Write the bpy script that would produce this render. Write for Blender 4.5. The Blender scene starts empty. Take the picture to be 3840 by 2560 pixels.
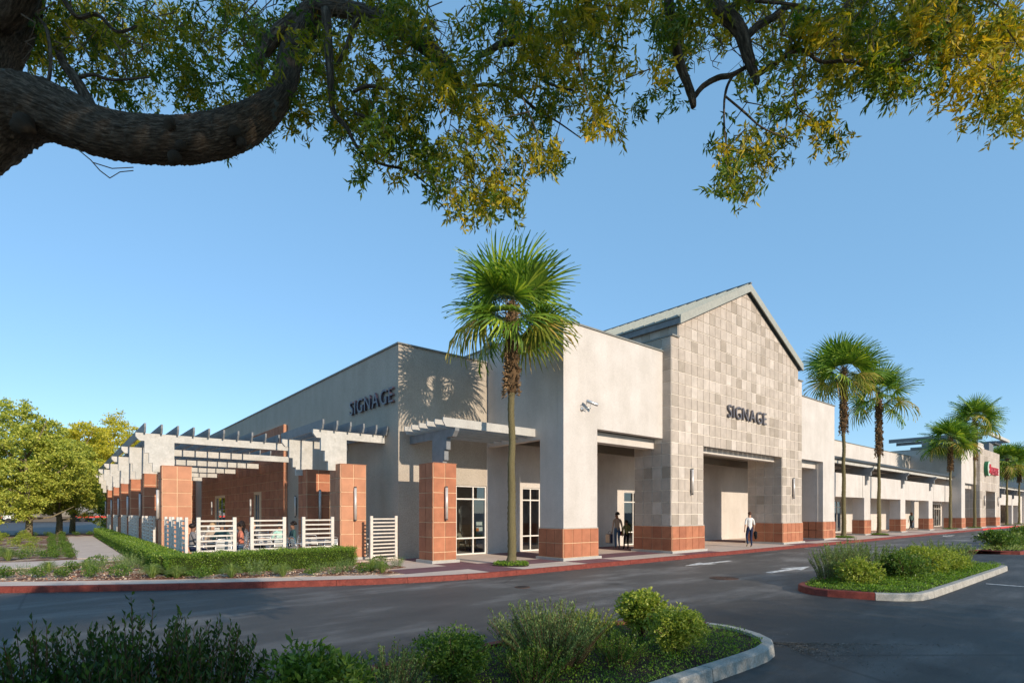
import bpy, math, random
import numpy as np
from mathutils import Vector, Matrix

random.seed(7); rng = np.random.default_rng(7)
scene = bpy.context.scene
col = scene.collection
R = math.radians

# ------------------------------------------------------------------ camera
EYE = 1.9
YAW = R(39.83)
cam_d = bpy.data.cameras.new('camera'); cam = bpy.data.objects.new('camera', cam_d); col.objects.link(cam)
cam_d.sensor_width = 36; cam_d.lens = 2052/3840*36; cam_d.shift_y = 640/3840
cam_d.clip_start = 0.05; cam_d.clip_end = 3000
cam.location = (0, 0, EYE); cam.rotation_euler = (R(90), 0, -YAW)
scene.camera = cam

# ------------------------------------------------------------------ sky, sun, exposure
SUN_EL = R(19.7); SUN_AZ = R(180)       # sun behind the camera's left shoulder, square on to the shop fronts
world = bpy.data.worlds.new('World'); scene.world = world; world.use_nodes = True
wn = world.node_tree; wn.nodes.clear()
wo = wn.nodes.new('ShaderNodeOutputWorld'); bg = wn.nodes.new('ShaderNodeBackground'); sky = wn.nodes.new('ShaderNodeTexSky')
sky.sky_type = 'NISHITA'; sky.sun_disc = False; sky.sun_elevation = SUN_EL; sky.sun_rotation = SUN_AZ
sky.altitude = 0; sky.air_density = 1.0; sky.dust_density = 0.0; sky.ozone_density = 3.0
bg.inputs['Strength'].default_value = 0.15
smix = wn.nodes.new('ShaderNodeMix'); smix.data_type = 'RGBA'; smix.inputs['Factor'].default_value = 0.5      # evens the clear blue out over the whole dome
smix.inputs['B'].default_value = (1.42, 3.1, 4.95, 1)
wn.links.new(sky.outputs[0], smix.inputs['A']); wn.links.new(smix.outputs['Result'], bg.inputs[0]); wn.links.new(bg.outputs[0], wo.inputs[0])
sun_d = bpy.data.lights.new('sun', 'SUN'); sun_d.energy = 3.7; sun_d.angle = R(0.6); sun_d.color = (1.0, 0.86, 0.69)
sun = bpy.data.objects.new('sun', sun_d); col.objects.link(sun)
sun.rotation_euler = (R(90) - SUN_EL, 0, R(0.3))
scene.view_settings.view_transform = 'Standard'; scene.view_settings.look = 'None'
scene.view_settings.exposure = 0.38; scene.view_settings.gamma = 1.0; scene.view_settings.use_curve_mapping = False

# ------------------------------------------------------------------ materials
def ramp(nt, stops, interp='LINEAR'):
    r = nt.nodes.new('ShaderNodeValToRGB'); r.color_ramp.interpolation = interp
    e = r.color_ramp.elements
    e[0].position, e[0].color = stops[0][0], (*stops[0][1], 1)
    e[1].position, e[1].color = stops[1][0], (*stops[1][1], 1)
    for p, c in stops[2:]:
        n = e.new(p); n.color = (*c, 1)
    return r

def base_mat(name, rough=0.8, spec=0.3, metal=0.0):
    m = bpy.data.materials.new(name); m.use_nodes = True
    nt = m.node_tree; b = nt.nodes['Principled BSDF']
    b.inputs['Roughness'].default_value = rough; b.inputs['Specular IOR Level'].default_value = spec; b.inputs['Metallic'].default_value = metal
    return m, nt, b

def noise(nt, scale, detail=4, rough=0.6, vec=None):
    n = nt.nodes.new('ShaderNodeTexNoise'); n.inputs['Scale'].default_value = scale
    n.inputs['Detail'].default_value = detail; n.inputs['Roughness'].default_value = rough
    if vec is not None: nt.links.new(vec, n.inputs['Vector'])
    return n

def wpos(nt, scale=(1, 1, 1)):
    g = nt.nodes.new('ShaderNodeNewGeometry'); mp = nt.nodes.new('ShaderNodeMapping')
    mp.inputs['Scale'].default_value = scale
    nt.links.new(g.outputs['Position'], mp.inputs['Vector'])
    return mp.outputs['Vector']

def mix(nt, a, b, fac, mode='MIX'):
    m = nt.nodes.new('ShaderNodeMix'); m.data_type = 'RGBA'; m.blend_type = mode
    for s, v in ((m.inputs['Factor'], fac), (m.inputs['A'], a), (m.inputs['B'], b)):
        if isinstance(v, (int, float)): s.default_value = v
        elif isinstance(v, tuple): s.default_value = (*v, 1)
        else: nt.links.new(v, s)
    return m.outputs['Result']

def bump(nt, b, h, strength=0.3, dist=0.01):
    n = nt.nodes.new('ShaderNodeBump'); n.inputs['Strength'].default_value = strength; n.inputs['Distance'].default_value = dist
    nt.links.new(h, n.inputs['Height']); nt.links.new(n.outputs['Normal'], b.inputs['Normal'])

def mottled(name, c1, c2, scale=2.0, rough=0.85, spec=0.25, fine=60, fine_amt=0.25, bmp=0.25, dist=0.006, stretch=(1, 1, 1), metal=0, stain=None):
    m, nt, b = base_mat(name, rough, spec, metal)
    v = wpos(nt, stretch)
    n1 = noise(nt, scale, 5, 0.65, v); n2 = noise(nt, fine, 3, 0.6, v)
    r = ramp(nt, [(0.33, c1), (0.67, c2)]); nt.links.new(n1.outputs['Fac'], r.inputs[0])
    rf = ramp(nt, [(0.3, (1 - fine_amt,)*3), (0.7, (1 + fine_amt*0.3,)*3)]); nt.links.new(n2.outputs['Fac'], rf.inputs[0])
    c = mix(nt, r.outputs[0], rf.outputs[0], 1.0, 'MULTIPLY')
    if stain:
        n3 = noise(nt, stain[0], 6, 0.7, v); r3 = ramp(nt, [(stain[1], (0, 0, 0)), (stain[1] + 0.15, (1, 1, 1))]); nt.links.new(n3.outputs['Fac'], r3.inputs[0])
        c = mix(nt, c, stain[2], r3.outputs[0])
    if 'stucco' in name:      # faint rain streaks running down the plaster
        n4 = noise(nt, 1.0, 4, 0.6, wpos(nt, (1.6, 1.6, 0.25))); r4 = ramp(nt, [(0.38, (0.945, 0.94, 0.93)), (0.60, (1.01, 1.01, 1.01))]); nt.links.new(n4.outputs['Fac'], r4.inputs[0])
        c = mix(nt, c, r4.outputs[0], 1.0, 'MULTIPLY')
    nt.links.new(c, b.inputs['Base Color'])
    if bmp: bump(nt, b, n2.outputs['Fac'], bmp, dist)
    return m

def tile_mat(name, stops, rough=0.75, vein=0.2, spec=0.3):
    m, nt, b = base_mat(name, rough, spec)
    oi = nt.nodes.new('ShaderNodeObjectInfo'); g = nt.nodes.new('ShaderNodeNewGeometry')
    add = nt.nodes.new('ShaderNodeMath'); add.operation = 'ADD'
    nt.links.new(oi.outputs['Random'], add.inputs[0]); nt.links.new(g.outputs['Random Per Island'], add.inputs[1])
    fr = nt.nodes.new('ShaderNodeMath'); fr.operation = 'FRACT'; nt.links.new(add.outputs[0], fr.inputs[0])
    r = ramp(nt, stops); nt.links.new(fr.outputs[0], r.inputs[0])
    v = wpos(nt); n1 = noise(nt, 2.6, 5, 0.6, v); n2 = noise(nt, 70, 3, 0.6, v)
    rr = ramp(nt, [(0.3, (1 - vein,)*3), (0.7, (1.08,)*3)]); nt.links.new(n1.outputs['Fac'], rr.inputs[0])
    c = mix(nt, r.outputs[0], rr.outputs[0], 1.0, 'MULTIPLY')
    r2 = ramp(nt, [(0.3, (0.86,)*3), (0.7, (1.04,)*3)]); nt.links.new(n2.outputs['Fac'], r2.inputs[0])
    c = mix(nt, c, r2.outputs[0], 1.0, 'MULTIPLY')
    nt.links.new(c, b.inputs['Base Color']); bump(nt, b, n2.outputs['Fac'], 0.15, 0.004)
    return m

def leaf_mat(name, stops, transl=0.35, rough=0.5, tcol=None, patch=None):
    m, nt, b = base_mat(name, rough, 0.35)
    g = nt.nodes.new('ShaderNodeNewGeometry'); r = ramp(nt, stops)
    nt.links.new(g.outputs['Random Per Island'], r.inputs[0])
    c = r.outputs[0]
    if patch:
        n = noise(nt, patch[0], 3, 0.5, wpos(nt)); rp = ramp(nt, [(0.42, (0, 0, 0)), (0.6, (1, 1, 1))]); nt.links.new(n.outputs['Fac'], rp.inputs[0])
        c = mix(nt, c, patch[1], rp.outputs[0])
    nt.links.new(c, b.inputs['Base Color'])
    t = nt.nodes.new('ShaderNodeBsdfTranslucent')
    bright = mix(nt, c, tcol or (1.5, 1.5, 0.7), 1.0, 'MULTIPLY'); nt.links.new(bright, t.inputs['Color'])
    ms = nt.nodes.new('ShaderNodeMixShader'); ms.inputs[0].default_value = transl
    nt.links.new(b.outputs[0], ms.inputs[1]); nt.links.new(t.outputs[0], ms.inputs[2])
    nt.links.new(ms.outputs[0], nt.nodes['Material Output'].inputs['Surface'])
    return m

def flat(name, c, rough=0.6, spec=0.4, metal=0.0):
    m, nt, b = base_mat(name, rough, spec, metal)
    n = noise(nt, 9, 4, 0.6, wpos(nt)); r = ramp(nt, [(0.3, tuple(x*0.85 for x in c)), (0.7, tuple(min(1, x*1.08) for x in c))])
    nt.links.new(n.outputs['Fac'], r.inputs[0]); nt.links.new(r.outputs[0], b.inputs['Base Color'])
    return m

M = {}
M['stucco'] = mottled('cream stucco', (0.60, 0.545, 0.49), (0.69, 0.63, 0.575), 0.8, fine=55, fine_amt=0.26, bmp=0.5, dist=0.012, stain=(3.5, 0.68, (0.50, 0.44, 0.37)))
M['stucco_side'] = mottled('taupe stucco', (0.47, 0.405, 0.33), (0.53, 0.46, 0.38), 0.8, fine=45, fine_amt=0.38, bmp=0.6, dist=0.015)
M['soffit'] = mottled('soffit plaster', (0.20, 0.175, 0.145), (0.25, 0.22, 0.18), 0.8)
M['stone'] = tile_mat('stone tile', [(0.0, (0.47, 0.395, 0.325)), (0.74, (0.54, 0.46, 0.385)), (0.87, (0.62, 0.535, 0.455)), (0.90, (0.41, 0.345, 0.28)), (1.0, (0.385, 0.32, 0.255))], vein=0.16)
M['terra'] = tile_mat('terracotta tile', [(0.0, (0.44, 0.165, 0.085)), (0.5, (0.51, 0.20, 0.105)), (1.0, (0.39, 0.14, 0.075))], vein=0.22)
M['terra_light'] = tile_mat('pale terracotta tile', [(0.0, (0.52, 0.235, 0.135)), (0.5, (0.57, 0.27, 0.155)), (1.0, (0.49, 0.215, 0.12))], vein=0.15)
M['grout'] = flat('grout', (0.80, 0.73, 0.63), 0.9, 0.1)
M['grout_terra'] = flat('sandy grout', (0.74, 0.52, 0.33), 0.9, 0.1)
M['plinth'] = mottled('plinth concrete', (0.44, 0.42, 0.38), (0.53, 0.50, 0.46), 3)
M['concrete'] = mottled('pavement concrete', (0.60, 0.465, 0.375), (0.72, 0.575, 0.475), 1.2, fine=120, fine_amt=0.18, bmp=0.15, dist=0.003, stain=(5, 0.72, (0.33, 0.29, 0.26)))
M['purple'] = mottled('purple pavement', (0.175, 0.085, 0.095), (0.23, 0.115, 0.125), 2, fine=90, fine_amt=0.2, bmp=0.15, dist=0.003)
M['kerb_red'] = mottled('red painted kerb', (0.165, 0.034, 0.024), (0.265, 0.056, 0.038), 7, rough=0.65, fine=40, fine_amt=0.35, bmp=0.4, stain=(6, 0.60, (0.17, 0.05, 0.035)))
M['kerb_bright'] = mottled('fresh red kerb paint', (0.62, 0.03, 0.02), (0.72, 0.045, 0.03), 3, rough=0.5)
M['kerb_grey'] = mottled('kerb concrete', (0.33, 0.31, 0.27), (0.47, 0.44, 0.39), 5, fine=45, fine_amt=0.35, bmp=0.6, stain=(7, 0.64, (0.22, 0.205, 0.18)))
M['metal_roof'] = flat('pale green metal roof', (0.33, 0.345, 0.30), 0.45, 0.5)
M['fascia'] = flat('grey green fascia', (0.36, 0.355, 0.30), 0.5, 0.4)
M['coping'] = flat('grey metal coping', (0.22, 0.215, 0.19), 0.5, 0.4)
M['dark_metal'] = flat('dark metal', (0.05, 0.052, 0.055), 0.45, 0.5)
M['steel'] = mottled('grey painted timber', (0.46, 0.445, 0.405), (0.60, 0.575, 0.53), 2.6, rough=0.7, fine=14, fine_amt=0.12, bmp=0.1, stain=(4.5, 0.56, (0.43, 0.405, 0.355)))
M['rafter'] = mottled('blue grey rafter paint', (0.19, 0.195, 0.20), (0.26, 0.265, 0.27), 3, rough=0.55)
M['rafter_light'] = mottled('pale rafter paint', (0.46, 0.44, 0.41), (0.55, 0.53, 0.49), 2, rough=0.7)
M['fence'] = flat('cream fence paint', (0.66, 0.60, 0.53), 0.6, 0.3)
M['frame'] = flat('white window frame', (0.76, 0.72, 0.66), 0.45, 0.4)
M['aluminium'] = flat('brushed aluminium', (0.62, 0.62, 0.61), 0.32, 0.5, 0.75)
M['lamp_cover'] = flat('satin lamp cover', (0.66, 0.61, 0.56), 0.4, 0.5, 0.3)
M['letter'] = flat('dark violet letter', (0.075, 0.055, 0.075), 0.35, 0.5)
M['letter_grey'] = flat('dark grey letter', (0.12, 0.105, 0.11), 0.4, 0.5)
M['interior'] = flat('shop interior', (0.34, 0.30, 0.25), 0.9, 0.1)
M['warehouse'] = flat('brown warehouse wall', (0.12, 0.105, 0.09), 0.9, 0.1)
M['interior_floor'] = flat('shop floor', (0.36, 0.30, 0.24), 0.6, 0.3)
M['red_letter'] = flat('red sign letter', (0.55, 0.03, 0.04), 0.4, 0.4)
M['green_sign'] = flat('green sign', (0.02, 0.16, 0.07), 0.4, 0.4)
M['pale_green'] = flat('pale green rim', (0.45, 0.62, 0.42), 0.4, 0.4)
M['iron'] = mottled('cast iron', (0.07, 0.04, 0.03), (0.13, 0.075, 0.055), 12, rough=0.7, bmp=0.5)
M['black'] = flat('black', (0.012, 0.012, 0.014), 0.6, 0.3)
M['mulch'] = mottled('bark mulch', (0.17, 0.065, 0.035), (0.30, 0.125, 0.07), 5, fine=48, fine_amt=0.6, bmp=0.9, dist=0.03, stain=(1.4, 0.47, (0.60, 0.46, 0.34)))
M['soil'] = mottled('dark soil', (0.035, 0.022, 0.014), (0.075, 0.045, 0.03), 7, fine=40, fine_amt=0.5, bmp=0.9, dist=0.03)
M['chip'] = leaf_mat('wood chips', [(0.0, (0.30, 0.12, 0.065)), (0.4, (0.50, 0.30, 0.19)), (1.0, (0.74, 0.62, 0.48))], 0.0, 0.9)
M['debris'] = leaf_mat('fallen leaf bits', [(0.0, (0.10, 0.07, 0.045)), (0.6, (0.22, 0.16, 0.11)), (1.0, (0.40, 0.36, 0.30))], 0.0, 0.9)
M['stem'] = flat('green stem', (0.14, 0.15, 0.06), 0.7, 0.2)
M['twig'] = flat('brown twig', (0.11, 0.065, 0.04), 0.85, 0.1)
M['skin_a'] = flat('light skin', (0.52, 0.29, 0.19), 0.55, 0.3)
M['skin_b'] = flat('brown skin', (0.20, 0.095, 0.055), 0.55, 0.3)
M['hair_dark'] = flat('dark hair', (0.018, 0.011, 0.009), 0.6, 0.3)
M['hair_brown'] = flat('brown hair', (0.10, 0.045, 0.025), 0.6, 0.3)
M['hair_fair'] = flat('fair hair', (0.42, 0.26, 0.13), 0.6, 0.3)
for nme, c in dict(white=(0.78, 0.76, 0.72), navy=(0.025, 0.035, 0.075), jeans=(0.07, 0.12, 0.20), beige=(0.38, 0.29, 0.22), olive=(0.17, 0.17, 0.07), blk=(0.015, 0.015, 0.017), greygreen=(0.10, 0.15, 0.14), mint=(0.42, 0.66, 0.54), teal=(0.05, 0.10, 0.10), stripe=(0.60, 0.20, 0.13), grey=(0.22, 0.21, 0.21), shoe=(0.34, 0.29, 0.20), orange=(0.62, 0.16, 0.05), maroon=(0.16, 0.03, 0.03)).items():
    M['c_' + nme] = mottled('cloth ' + nme, tuple(x*0.85 for x in c), tuple(min(1, x*1.1) for x in c), 12, rough=0.9, spec=0.15, fine=120)

def asphalt():
    m, nt, b = base_mat('asphalt', 0.62, 0.42)
    v = wpos(nt, (0.45, 1.3, 1)); n1 = noise(nt, 0.55, 8, 0.68, v)
    r = ramp(nt, [(0.30, (0.038, 0.034, 0.031)), (0.50, (0.055, 0.050, 0.045)), (0.64, (0.118, 0.110, 0.102)), (0.78, (0.18, 0.17, 0.155))])
    nt.links.new(n1.outputs['Fac'], r.inputs[0])
    v2 = wpos(nt); n2 = noise(nt, 130, 2, 0.5, v2); r2 = ramp(nt, [(0.35, (0.55,)*3), (0.65, (1.25,)*3)]); nt.links.new(n2.outputs['Fac'], r2.inputs[0])
    c = mix(nt, r.outputs[0], r2.outputs[0], 1.0, 'MULTIPLY')
    # sunlight and shade put into the colour: lane paler, foreground and left darker
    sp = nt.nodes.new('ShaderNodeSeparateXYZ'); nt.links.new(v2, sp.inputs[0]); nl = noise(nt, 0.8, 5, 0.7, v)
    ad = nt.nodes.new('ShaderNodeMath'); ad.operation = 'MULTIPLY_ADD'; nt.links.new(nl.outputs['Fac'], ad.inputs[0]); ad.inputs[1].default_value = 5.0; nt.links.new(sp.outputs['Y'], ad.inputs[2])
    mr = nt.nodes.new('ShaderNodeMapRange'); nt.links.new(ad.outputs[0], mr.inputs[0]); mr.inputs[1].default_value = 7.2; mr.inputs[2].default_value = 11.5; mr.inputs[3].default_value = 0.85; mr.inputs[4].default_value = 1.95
    xr = nt.nodes.new('ShaderNodeMapRange'); nt.links.new(sp.outputs['X'], xr.inputs[0]); xr.inputs[1].default_value = 1.5; xr.inputs[2].default_value = 7.0; xr.inputs[3].default_value = 0.62; xr.inputs[4].default_value = 1.0  # shade over the left part of the road, put into the colour
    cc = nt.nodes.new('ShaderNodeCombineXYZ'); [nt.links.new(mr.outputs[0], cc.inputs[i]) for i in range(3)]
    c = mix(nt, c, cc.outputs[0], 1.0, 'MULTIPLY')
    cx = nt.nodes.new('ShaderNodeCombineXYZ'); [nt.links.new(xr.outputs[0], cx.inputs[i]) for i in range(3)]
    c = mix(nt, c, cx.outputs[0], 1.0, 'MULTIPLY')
    vo = nt.nodes.new('ShaderNodeTexVoronoi'); vo.feature = 'DISTANCE_TO_EDGE'; vo.inputs['Scale'].default_value = 0.12
    nd = noise(nt, 1.2, 6, 0.7, v2); md = mix(nt, v2, nd.outputs['Color'], 0.012); nt.links.new(md, vo.inputs['Vector'])
    rc = ramp(nt, [(0.0, (0.3,)*3), (0.0032, (1, 1, 1))]); nt.links.new(vo.outputs['Distance'], rc.inputs[0])
    c = mix(nt, c, rc.outputs[0], 0.8, 'MULTIPLY')
    vs = nt.nodes.new('ShaderNodeTexVoronoi'); vs.inputs['Scale'].default_value = 0.55; ns = noise(nt, 3.0, 4, 0.6, v2); mv = mix(nt, v2, ns.outputs['Color'], 0.25); nt.links.new(mv, vs.inputs['Vector'])
    rs = ramp(nt, [(0.06, (0.45, 0.45, 0.46)), (0.16, (1, 1, 1))]); nt.links.new(vs.outputs['Distance'], rs.inputs[0])      # oil spots
    c = mix(nt, c, rs.outputs[0], 0.8, 'MULTIPLY')
    nt.links.new(c, b.inputs['Base Color'])
    bump(nt, b, n2.outputs['Fac'], 0.6, 0.012)
    return m
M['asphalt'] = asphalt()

def paint_mat():
    m, nt, b = base_mat('worn road paint', 0.7, 0.3)
    n = noise(nt, 9, 7, 0.75, wpos(nt)); r = ramp(nt, [(0.40, (0.14, 0.145, 0.15)), (0.50, (0.68, 0.67, 0.64))]); nt.links.new(n.outputs['Fac'], r.inputs[0])
    nt.links.new(r.outputs[0], b.inputs['Base Color']); return m
M['paint'] = paint_mat()

def glass_mat():
    m, nt, b = base_mat('window glass', 0.02, 0.5)
    nt.nodes.remove(b)
    g = nt.nodes.new('ShaderNodeBsdfGlossy'); g.inputs['Roughness'].default_value = 0.01; g.inputs['Color'].default_value = (0.9, 0.95, 1, 1)
    t = nt.nodes.new('ShaderNodeBsdfTransparent'); t.inputs['Color'].default_value = (0.72, 0.80, 0.80, 1)
    f = nt.nodes.new('ShaderNodeFresnel'); f.inputs['IOR'].default_value = 2.3
    ms = nt.nodes.new('ShaderNodeMixShader')
    nt.links.new(f.outputs[0], ms.inputs[0]); nt.links.new(t.outputs[0], ms.inputs[1]); nt.links.new(g.outputs[0], ms.inputs[2])
    nt.links.new(ms.outputs[0], nt.nodes['Material Output'].inputs['Surface']); return m
M['glass'] = glass_mat()

def bark_mat(name, a, b_, sc=6, stretch=(1, 1, 1), lichen=True, strength=1.0, dist=0.03):
    m, nt, b = base_mat(name, 0.95, 0.15)
    tc = nt.nodes.new('ShaderNodeUVMap'); mp = nt.nodes.new('ShaderNodeMapping'); mp.inputs['Scale'].default_value = stretch
    nt.links.new(tc.outputs[0], mp.inputs[0])
    n = noise(nt, sc, 8, 0.72, mp.outputs[0])
    r = ramp(nt, [(0.36, tuple(x*0.35 for x in a)), (0.5, a), (0.68, b_)]); nt.links.new(n.outputs['Fac'], r.inputs[0])
    c = r.outputs[0]
    if lichen:
        n2 = noise(nt, 9, 3, 0.5, wpos(nt)); r2 = ramp(nt, [(0.665, (0, 0, 0)), (0.69, (1, 1, 1))]); nt.links.new(n2.outputs['Fac'], r2.inputs[0])
        c = mix(nt, c, (0.20, 0.23, 0.20), r2.outputs[0])
    nt.links.new(c, b.inputs['Base Color']); bump(nt, b, n.outputs['Fac'], strength, dist)
    return m
M['bark'] = bark_mat('oak bark', (0.16, 0.125, 0.088), (0.42, 0.34, 0.25), 4.5, (14, 3.2, 1), True, 1.0, 0.05)
M['bark_far'] = bark_mat('pale bark', (0.20, 0.165, 0.10), (0.33, 0.28, 0.17), 4, (3, 2, 1), False)
M['palm_trunk'] = bark_mat('palm trunk', (0.17, 0.14, 0.07), (0.31, 0.26, 0.13), 5, (6, 22, 1), False, 1.0, 0.03)
M['palm_fiber'] = leaf_mat('palm fibre', [(0.0, (0.10, 0.055, 0.028)), (0.6, (0.22, 0.13, 0.065)), (1.0, (0.36, 0.24, 0.12))], 0.05, 0.9)
M['frond'] = leaf_mat('palm frond', [(0.0, (0.06, 0.13, 0.015)), (0.5, (0.16, 0.27, 0.028)), (1.0, (0.40, 0.47, 0.06))], 0.3, 0.38)
M['frond_yellow'] = leaf_mat('yellowing frond', [(0.0, (0.16, 0.20, 0.03)), (0.55, (0.34, 0.32, 0.05)), (1.0, (0.45, 0.30, 0.08))], 0.35, 0.5)
M['oak_green'] = leaf_mat('green oak leaves', [(0.0, (0.05, 0.10, 0.012)), (0.5, (0.11, 0.185, 0.018)), (1.0, (0.21, 0.28, 0.030))], 0.45, 0.45, (1.6, 1.5, 0.5))
M['oak_olive'] = leaf_mat('olive oak leaves', [(0.0, (0.11, 0.15, 0.012)), (0.5, (0.23, 0.25, 0.018)), (1.0, (0.38, 0.35, 0.025))], 0.45, 0.45, (1.5, 1.3, 0.5))
M['oak_yellow'] = leaf_mat('yellow oak leaves', [(0.0, (0.32, 0.33, 0.020)), (0.6, (0.58, 0.50, 0.03)), (1.0, (0.74, 0.50, 0.04))], 0.45, 0.5, (1.3, 1.1, 0.5))
M['tree_green'] = leaf_mat('grey green tree leaves', [(0.0, (0.20, 0.25, 0.035)), (0.5, (0.38, 0.42, 0.06)), (1.0, (0.58, 0.56, 0.10))], 0.3)
M['tree_yellow'] = leaf_mat('yellow tree leaves', [(0.0, (0.34, 0.33, 0.03)), (0.5, (0.52, 0.47, 0.04)), (1.0, (0.65, 0.54, 0.06))], 0.35)
M['shrub'] = leaf_mat('shrub leaves', [(0.0, (0.035, 0.085, 0.012)), (0.5, (0.09, 0.17, 0.022)), (1.0, (0.22, 0.31, 0.05))], 0.3, 0.4)
M['shrub_lime'] = leaf_mat('lime shrub leaves', [(0.0, (0.12, 0.19, 0.02)), (0.5, (0.27, 0.33, 0.04)), (1.0, (0.48, 0.50, 0.10))], 0.35, 0.4)
M['shrub_grey'] = leaf_mat('grey green shrub leaves', [(0.0, (0.08, 0.135, 0.04)), (0.5, (0.15, 0.22, 0.07)), (1.0, (0.28, 0.36, 0.12))], 0.3, 0.5)
M['shrub_dark'] = leaf_mat('dark shrub leaves', [(0.0, (0.02, 0.05, 0.012)), (0.6, (0.045, 0.09, 0.018)), (1.0, (0.09, 0.15, 0.03))], 0.35, 0.4)
M['hedge'] = leaf_mat('hedge leaves', [(0.0, (0.06, 0.13, 0.015)), (0.5, (0.14, 0.24, 0.025)), (1.0, (0.30, 0.40, 0.06))], 0.25, 0.4)
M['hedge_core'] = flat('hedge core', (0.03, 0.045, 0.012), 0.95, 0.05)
M['grass'] = leaf_mat('grass blades', [(0.0, (0.13, 0.20, 0.04)), (0.5, (0.22, 0.30, 0.07)), (1.0, (0.38, 0.42, 0.15))], 0.35, 0.5)
M['cover'] = leaf_mat('ground cover leaves', [(0.0, (0.04, 0.10, 0.012)), (0.5, (0.12, 0.23, 0.02)), (1.0, (0.30, 0.44, 0.04))], 0.3, 0.45)

# ------------------------------------------------------------------ object helpers
def link(o): col.objects.link(o); return o

def tag(o, label=None, cat=None, group=None, kind=None):
    if label: o['label'] = label
    if cat: o['category'] = cat
    if group: o['group'] = group
    if kind: o['kind'] = kind
    return o

def empty(name, loc, label, cat, group=None, rz=0):
    o = bpy.data.objects.new(name, None); link(o); o.location = loc; o.rotation_euler = (0, 0, rz); o.empty_display_size = 0.2
    return tag(o, label, cat, group)

class MB:
    def __init__(s): s.v = []; s.f = []; s.uv = None; s.mi = []
    def poly(s, pts, mi=0):
        n = len(s.v); s.v += [tuple(p) for p in pts]; s.f.append(tuple(range(n, n + len(pts)))); s.mi.append(mi)
    def box(s, x0, x1, y0, y1, z0, z1, mi=0):
        if x0 > x1: x0, x1 = x1, x0
        if y0 > y1: y0, y1 = y1, y0
        if z0 > z1: z0, z1 = z1, z0
        n = len(s.v)
        s.v += [(x0, y0, z0), (x1, y0, z0), (x1, y1, z0), (x0, y1, z0), (x0, y0, z1), (x1, y0, z1), (x1, y1, z1), (x0, y1, z1)]
        for q in ((0, 3, 2, 1), (4, 5, 6, 7), (0, 1, 5, 4), (1, 2, 6, 5), (2, 3, 7, 6), (3, 0, 4, 7)):
            s.f.append(tuple(n + i for i in q)); s.mi.append(mi)
        return s
    def prism(s, poly, axis, a, b, mi=0):
        """poly: 2D points. axis 'x': (y,z), 'y': (x,z), 'z': (x,y); extruded from a to b."""
        def P(p, t): return (t, p[0], p[1]) if axis == 'x' else (p[0], t, p[1]) if axis == 'y' else (p[0], p[1], t)
        n = len(s.v); k = len(poly)
        s.v += [P(p, a) for p in poly] + [P(p, b) for p in poly]
        s.f.append(tuple(n + i for i in range(k))); s.f.append(tuple(n + k + i for i in reversed(range(k)))); s.mi += [mi, mi]
        for i in range(k):
            j = (i + 1) % k
            s.f.append((n + i, n + k + i, n + k + j, n + j)); s.mi.append(mi)
        return s
    def tube(s, pts, rad, n=8, cap=True, mi=0, rough=0.0, uvs=False):
        pts = [Vector(p) for p in pts]
        if not hasattr(rad, '__len__'): rad = [rad]*len(pts)
        base = len(s.v); up = None
        for i, p in enumerate(pts):
            d = (pts[min(i + 1, len(pts) - 1)] - pts[max(i - 1, 0)])
            if d.length < 1e-9: d = Vector((0, 0, 1))
            d.normalize()
            if up is None: up = Vector((0, 0, 1)) if abs(d.z) < 0.9 else Vector((1, 0, 0))
            a = d.cross(up); a.normalize(); c = a.cross(d); c.normalize(); up = c
            for k in range(n):
                t = 2*math.pi*k/n; r = rad[i]*(1 + (random.uniform(-rough, rough) if rough else 0))
                s.v.append(tuple(p + a*math.cos(t)*r + c*math.sin(t)*r))
        for i in range(len(pts) - 1):
            for k in range(n):
                k2 = (k + 1) % n
                s.f.append((base + i*n + k, base + i*n + k2, base + (i + 1)*n + k2, base + (i + 1)*n + k)); s.mi.append(mi)
        if cap:
            s.f.append(tuple(base + k for k in reversed(range(n)))); s.f.append(tuple(base + (len(pts) - 1)*n + k for k in range(n))); s.mi += [mi, mi]
        return s
    def ball(s, c, r, nu=10, nv=7, jitter=0.0, mi=0):
        if not hasattr(r, '__len__'): r = (r, r, r)
        b = len(s.v)
        for i in range(nv + 1):
            th = math.pi*i/nv
            for k in range(nu):
                ph = 2*math.pi*k/nu; j = 1 + random.uniform(-jitter, jitter)
                s.v.append((c[0] + r[0]*j*math.sin(th)*math.cos(ph), c[1] + r[1]*j*math.sin(th)*math.sin(ph), c[2] + r[2]*j*math.cos(th)))
        for i in range(nv):
            for k in range(nu):
                k2 = (k + 1) % nu
                s.f.append((b + i*nu + k, b + (i + 1)*nu + k, b + (i + 1)*nu + k2, b + i*nu + k2)); s.mi.append(mi)
        return s
    def mesh(s, name, mats, smooth=False):
        me = bpy.data.meshes.new(name); me.from_pydata(s.v, [], s.f); me.update()
        for m in (mats if isinstance(mats, (list, tuple)) else [mats]): me.materials.append(M[m] if isinstance(m, str) else m)
        if any(s.mi): me.polygons.foreach_set('material_index', s.mi)
        if smooth: me.polygons.foreach_set('use_smooth', [True]*len(me.polygons))
        return me
    def build(s, name, mats, parent=None, smooth=False, **kw):
        o = bpy.data.objects.new(name, s.mesh(name, mats, smooth)); link(o)
        put(o, parent); return tag(o, **kw)

def put(o, parent):
    """vertices are in world coordinates: undo the parent's location (parents here are never rotated or scaled)"""
    if parent is not None:
        o.parent = parent
        w = Vector((0, 0, 0)); p = parent
        while p is not None: w += p.location; p = p.parent
        o.location = Vector(o.location) - w
    return o

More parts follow.
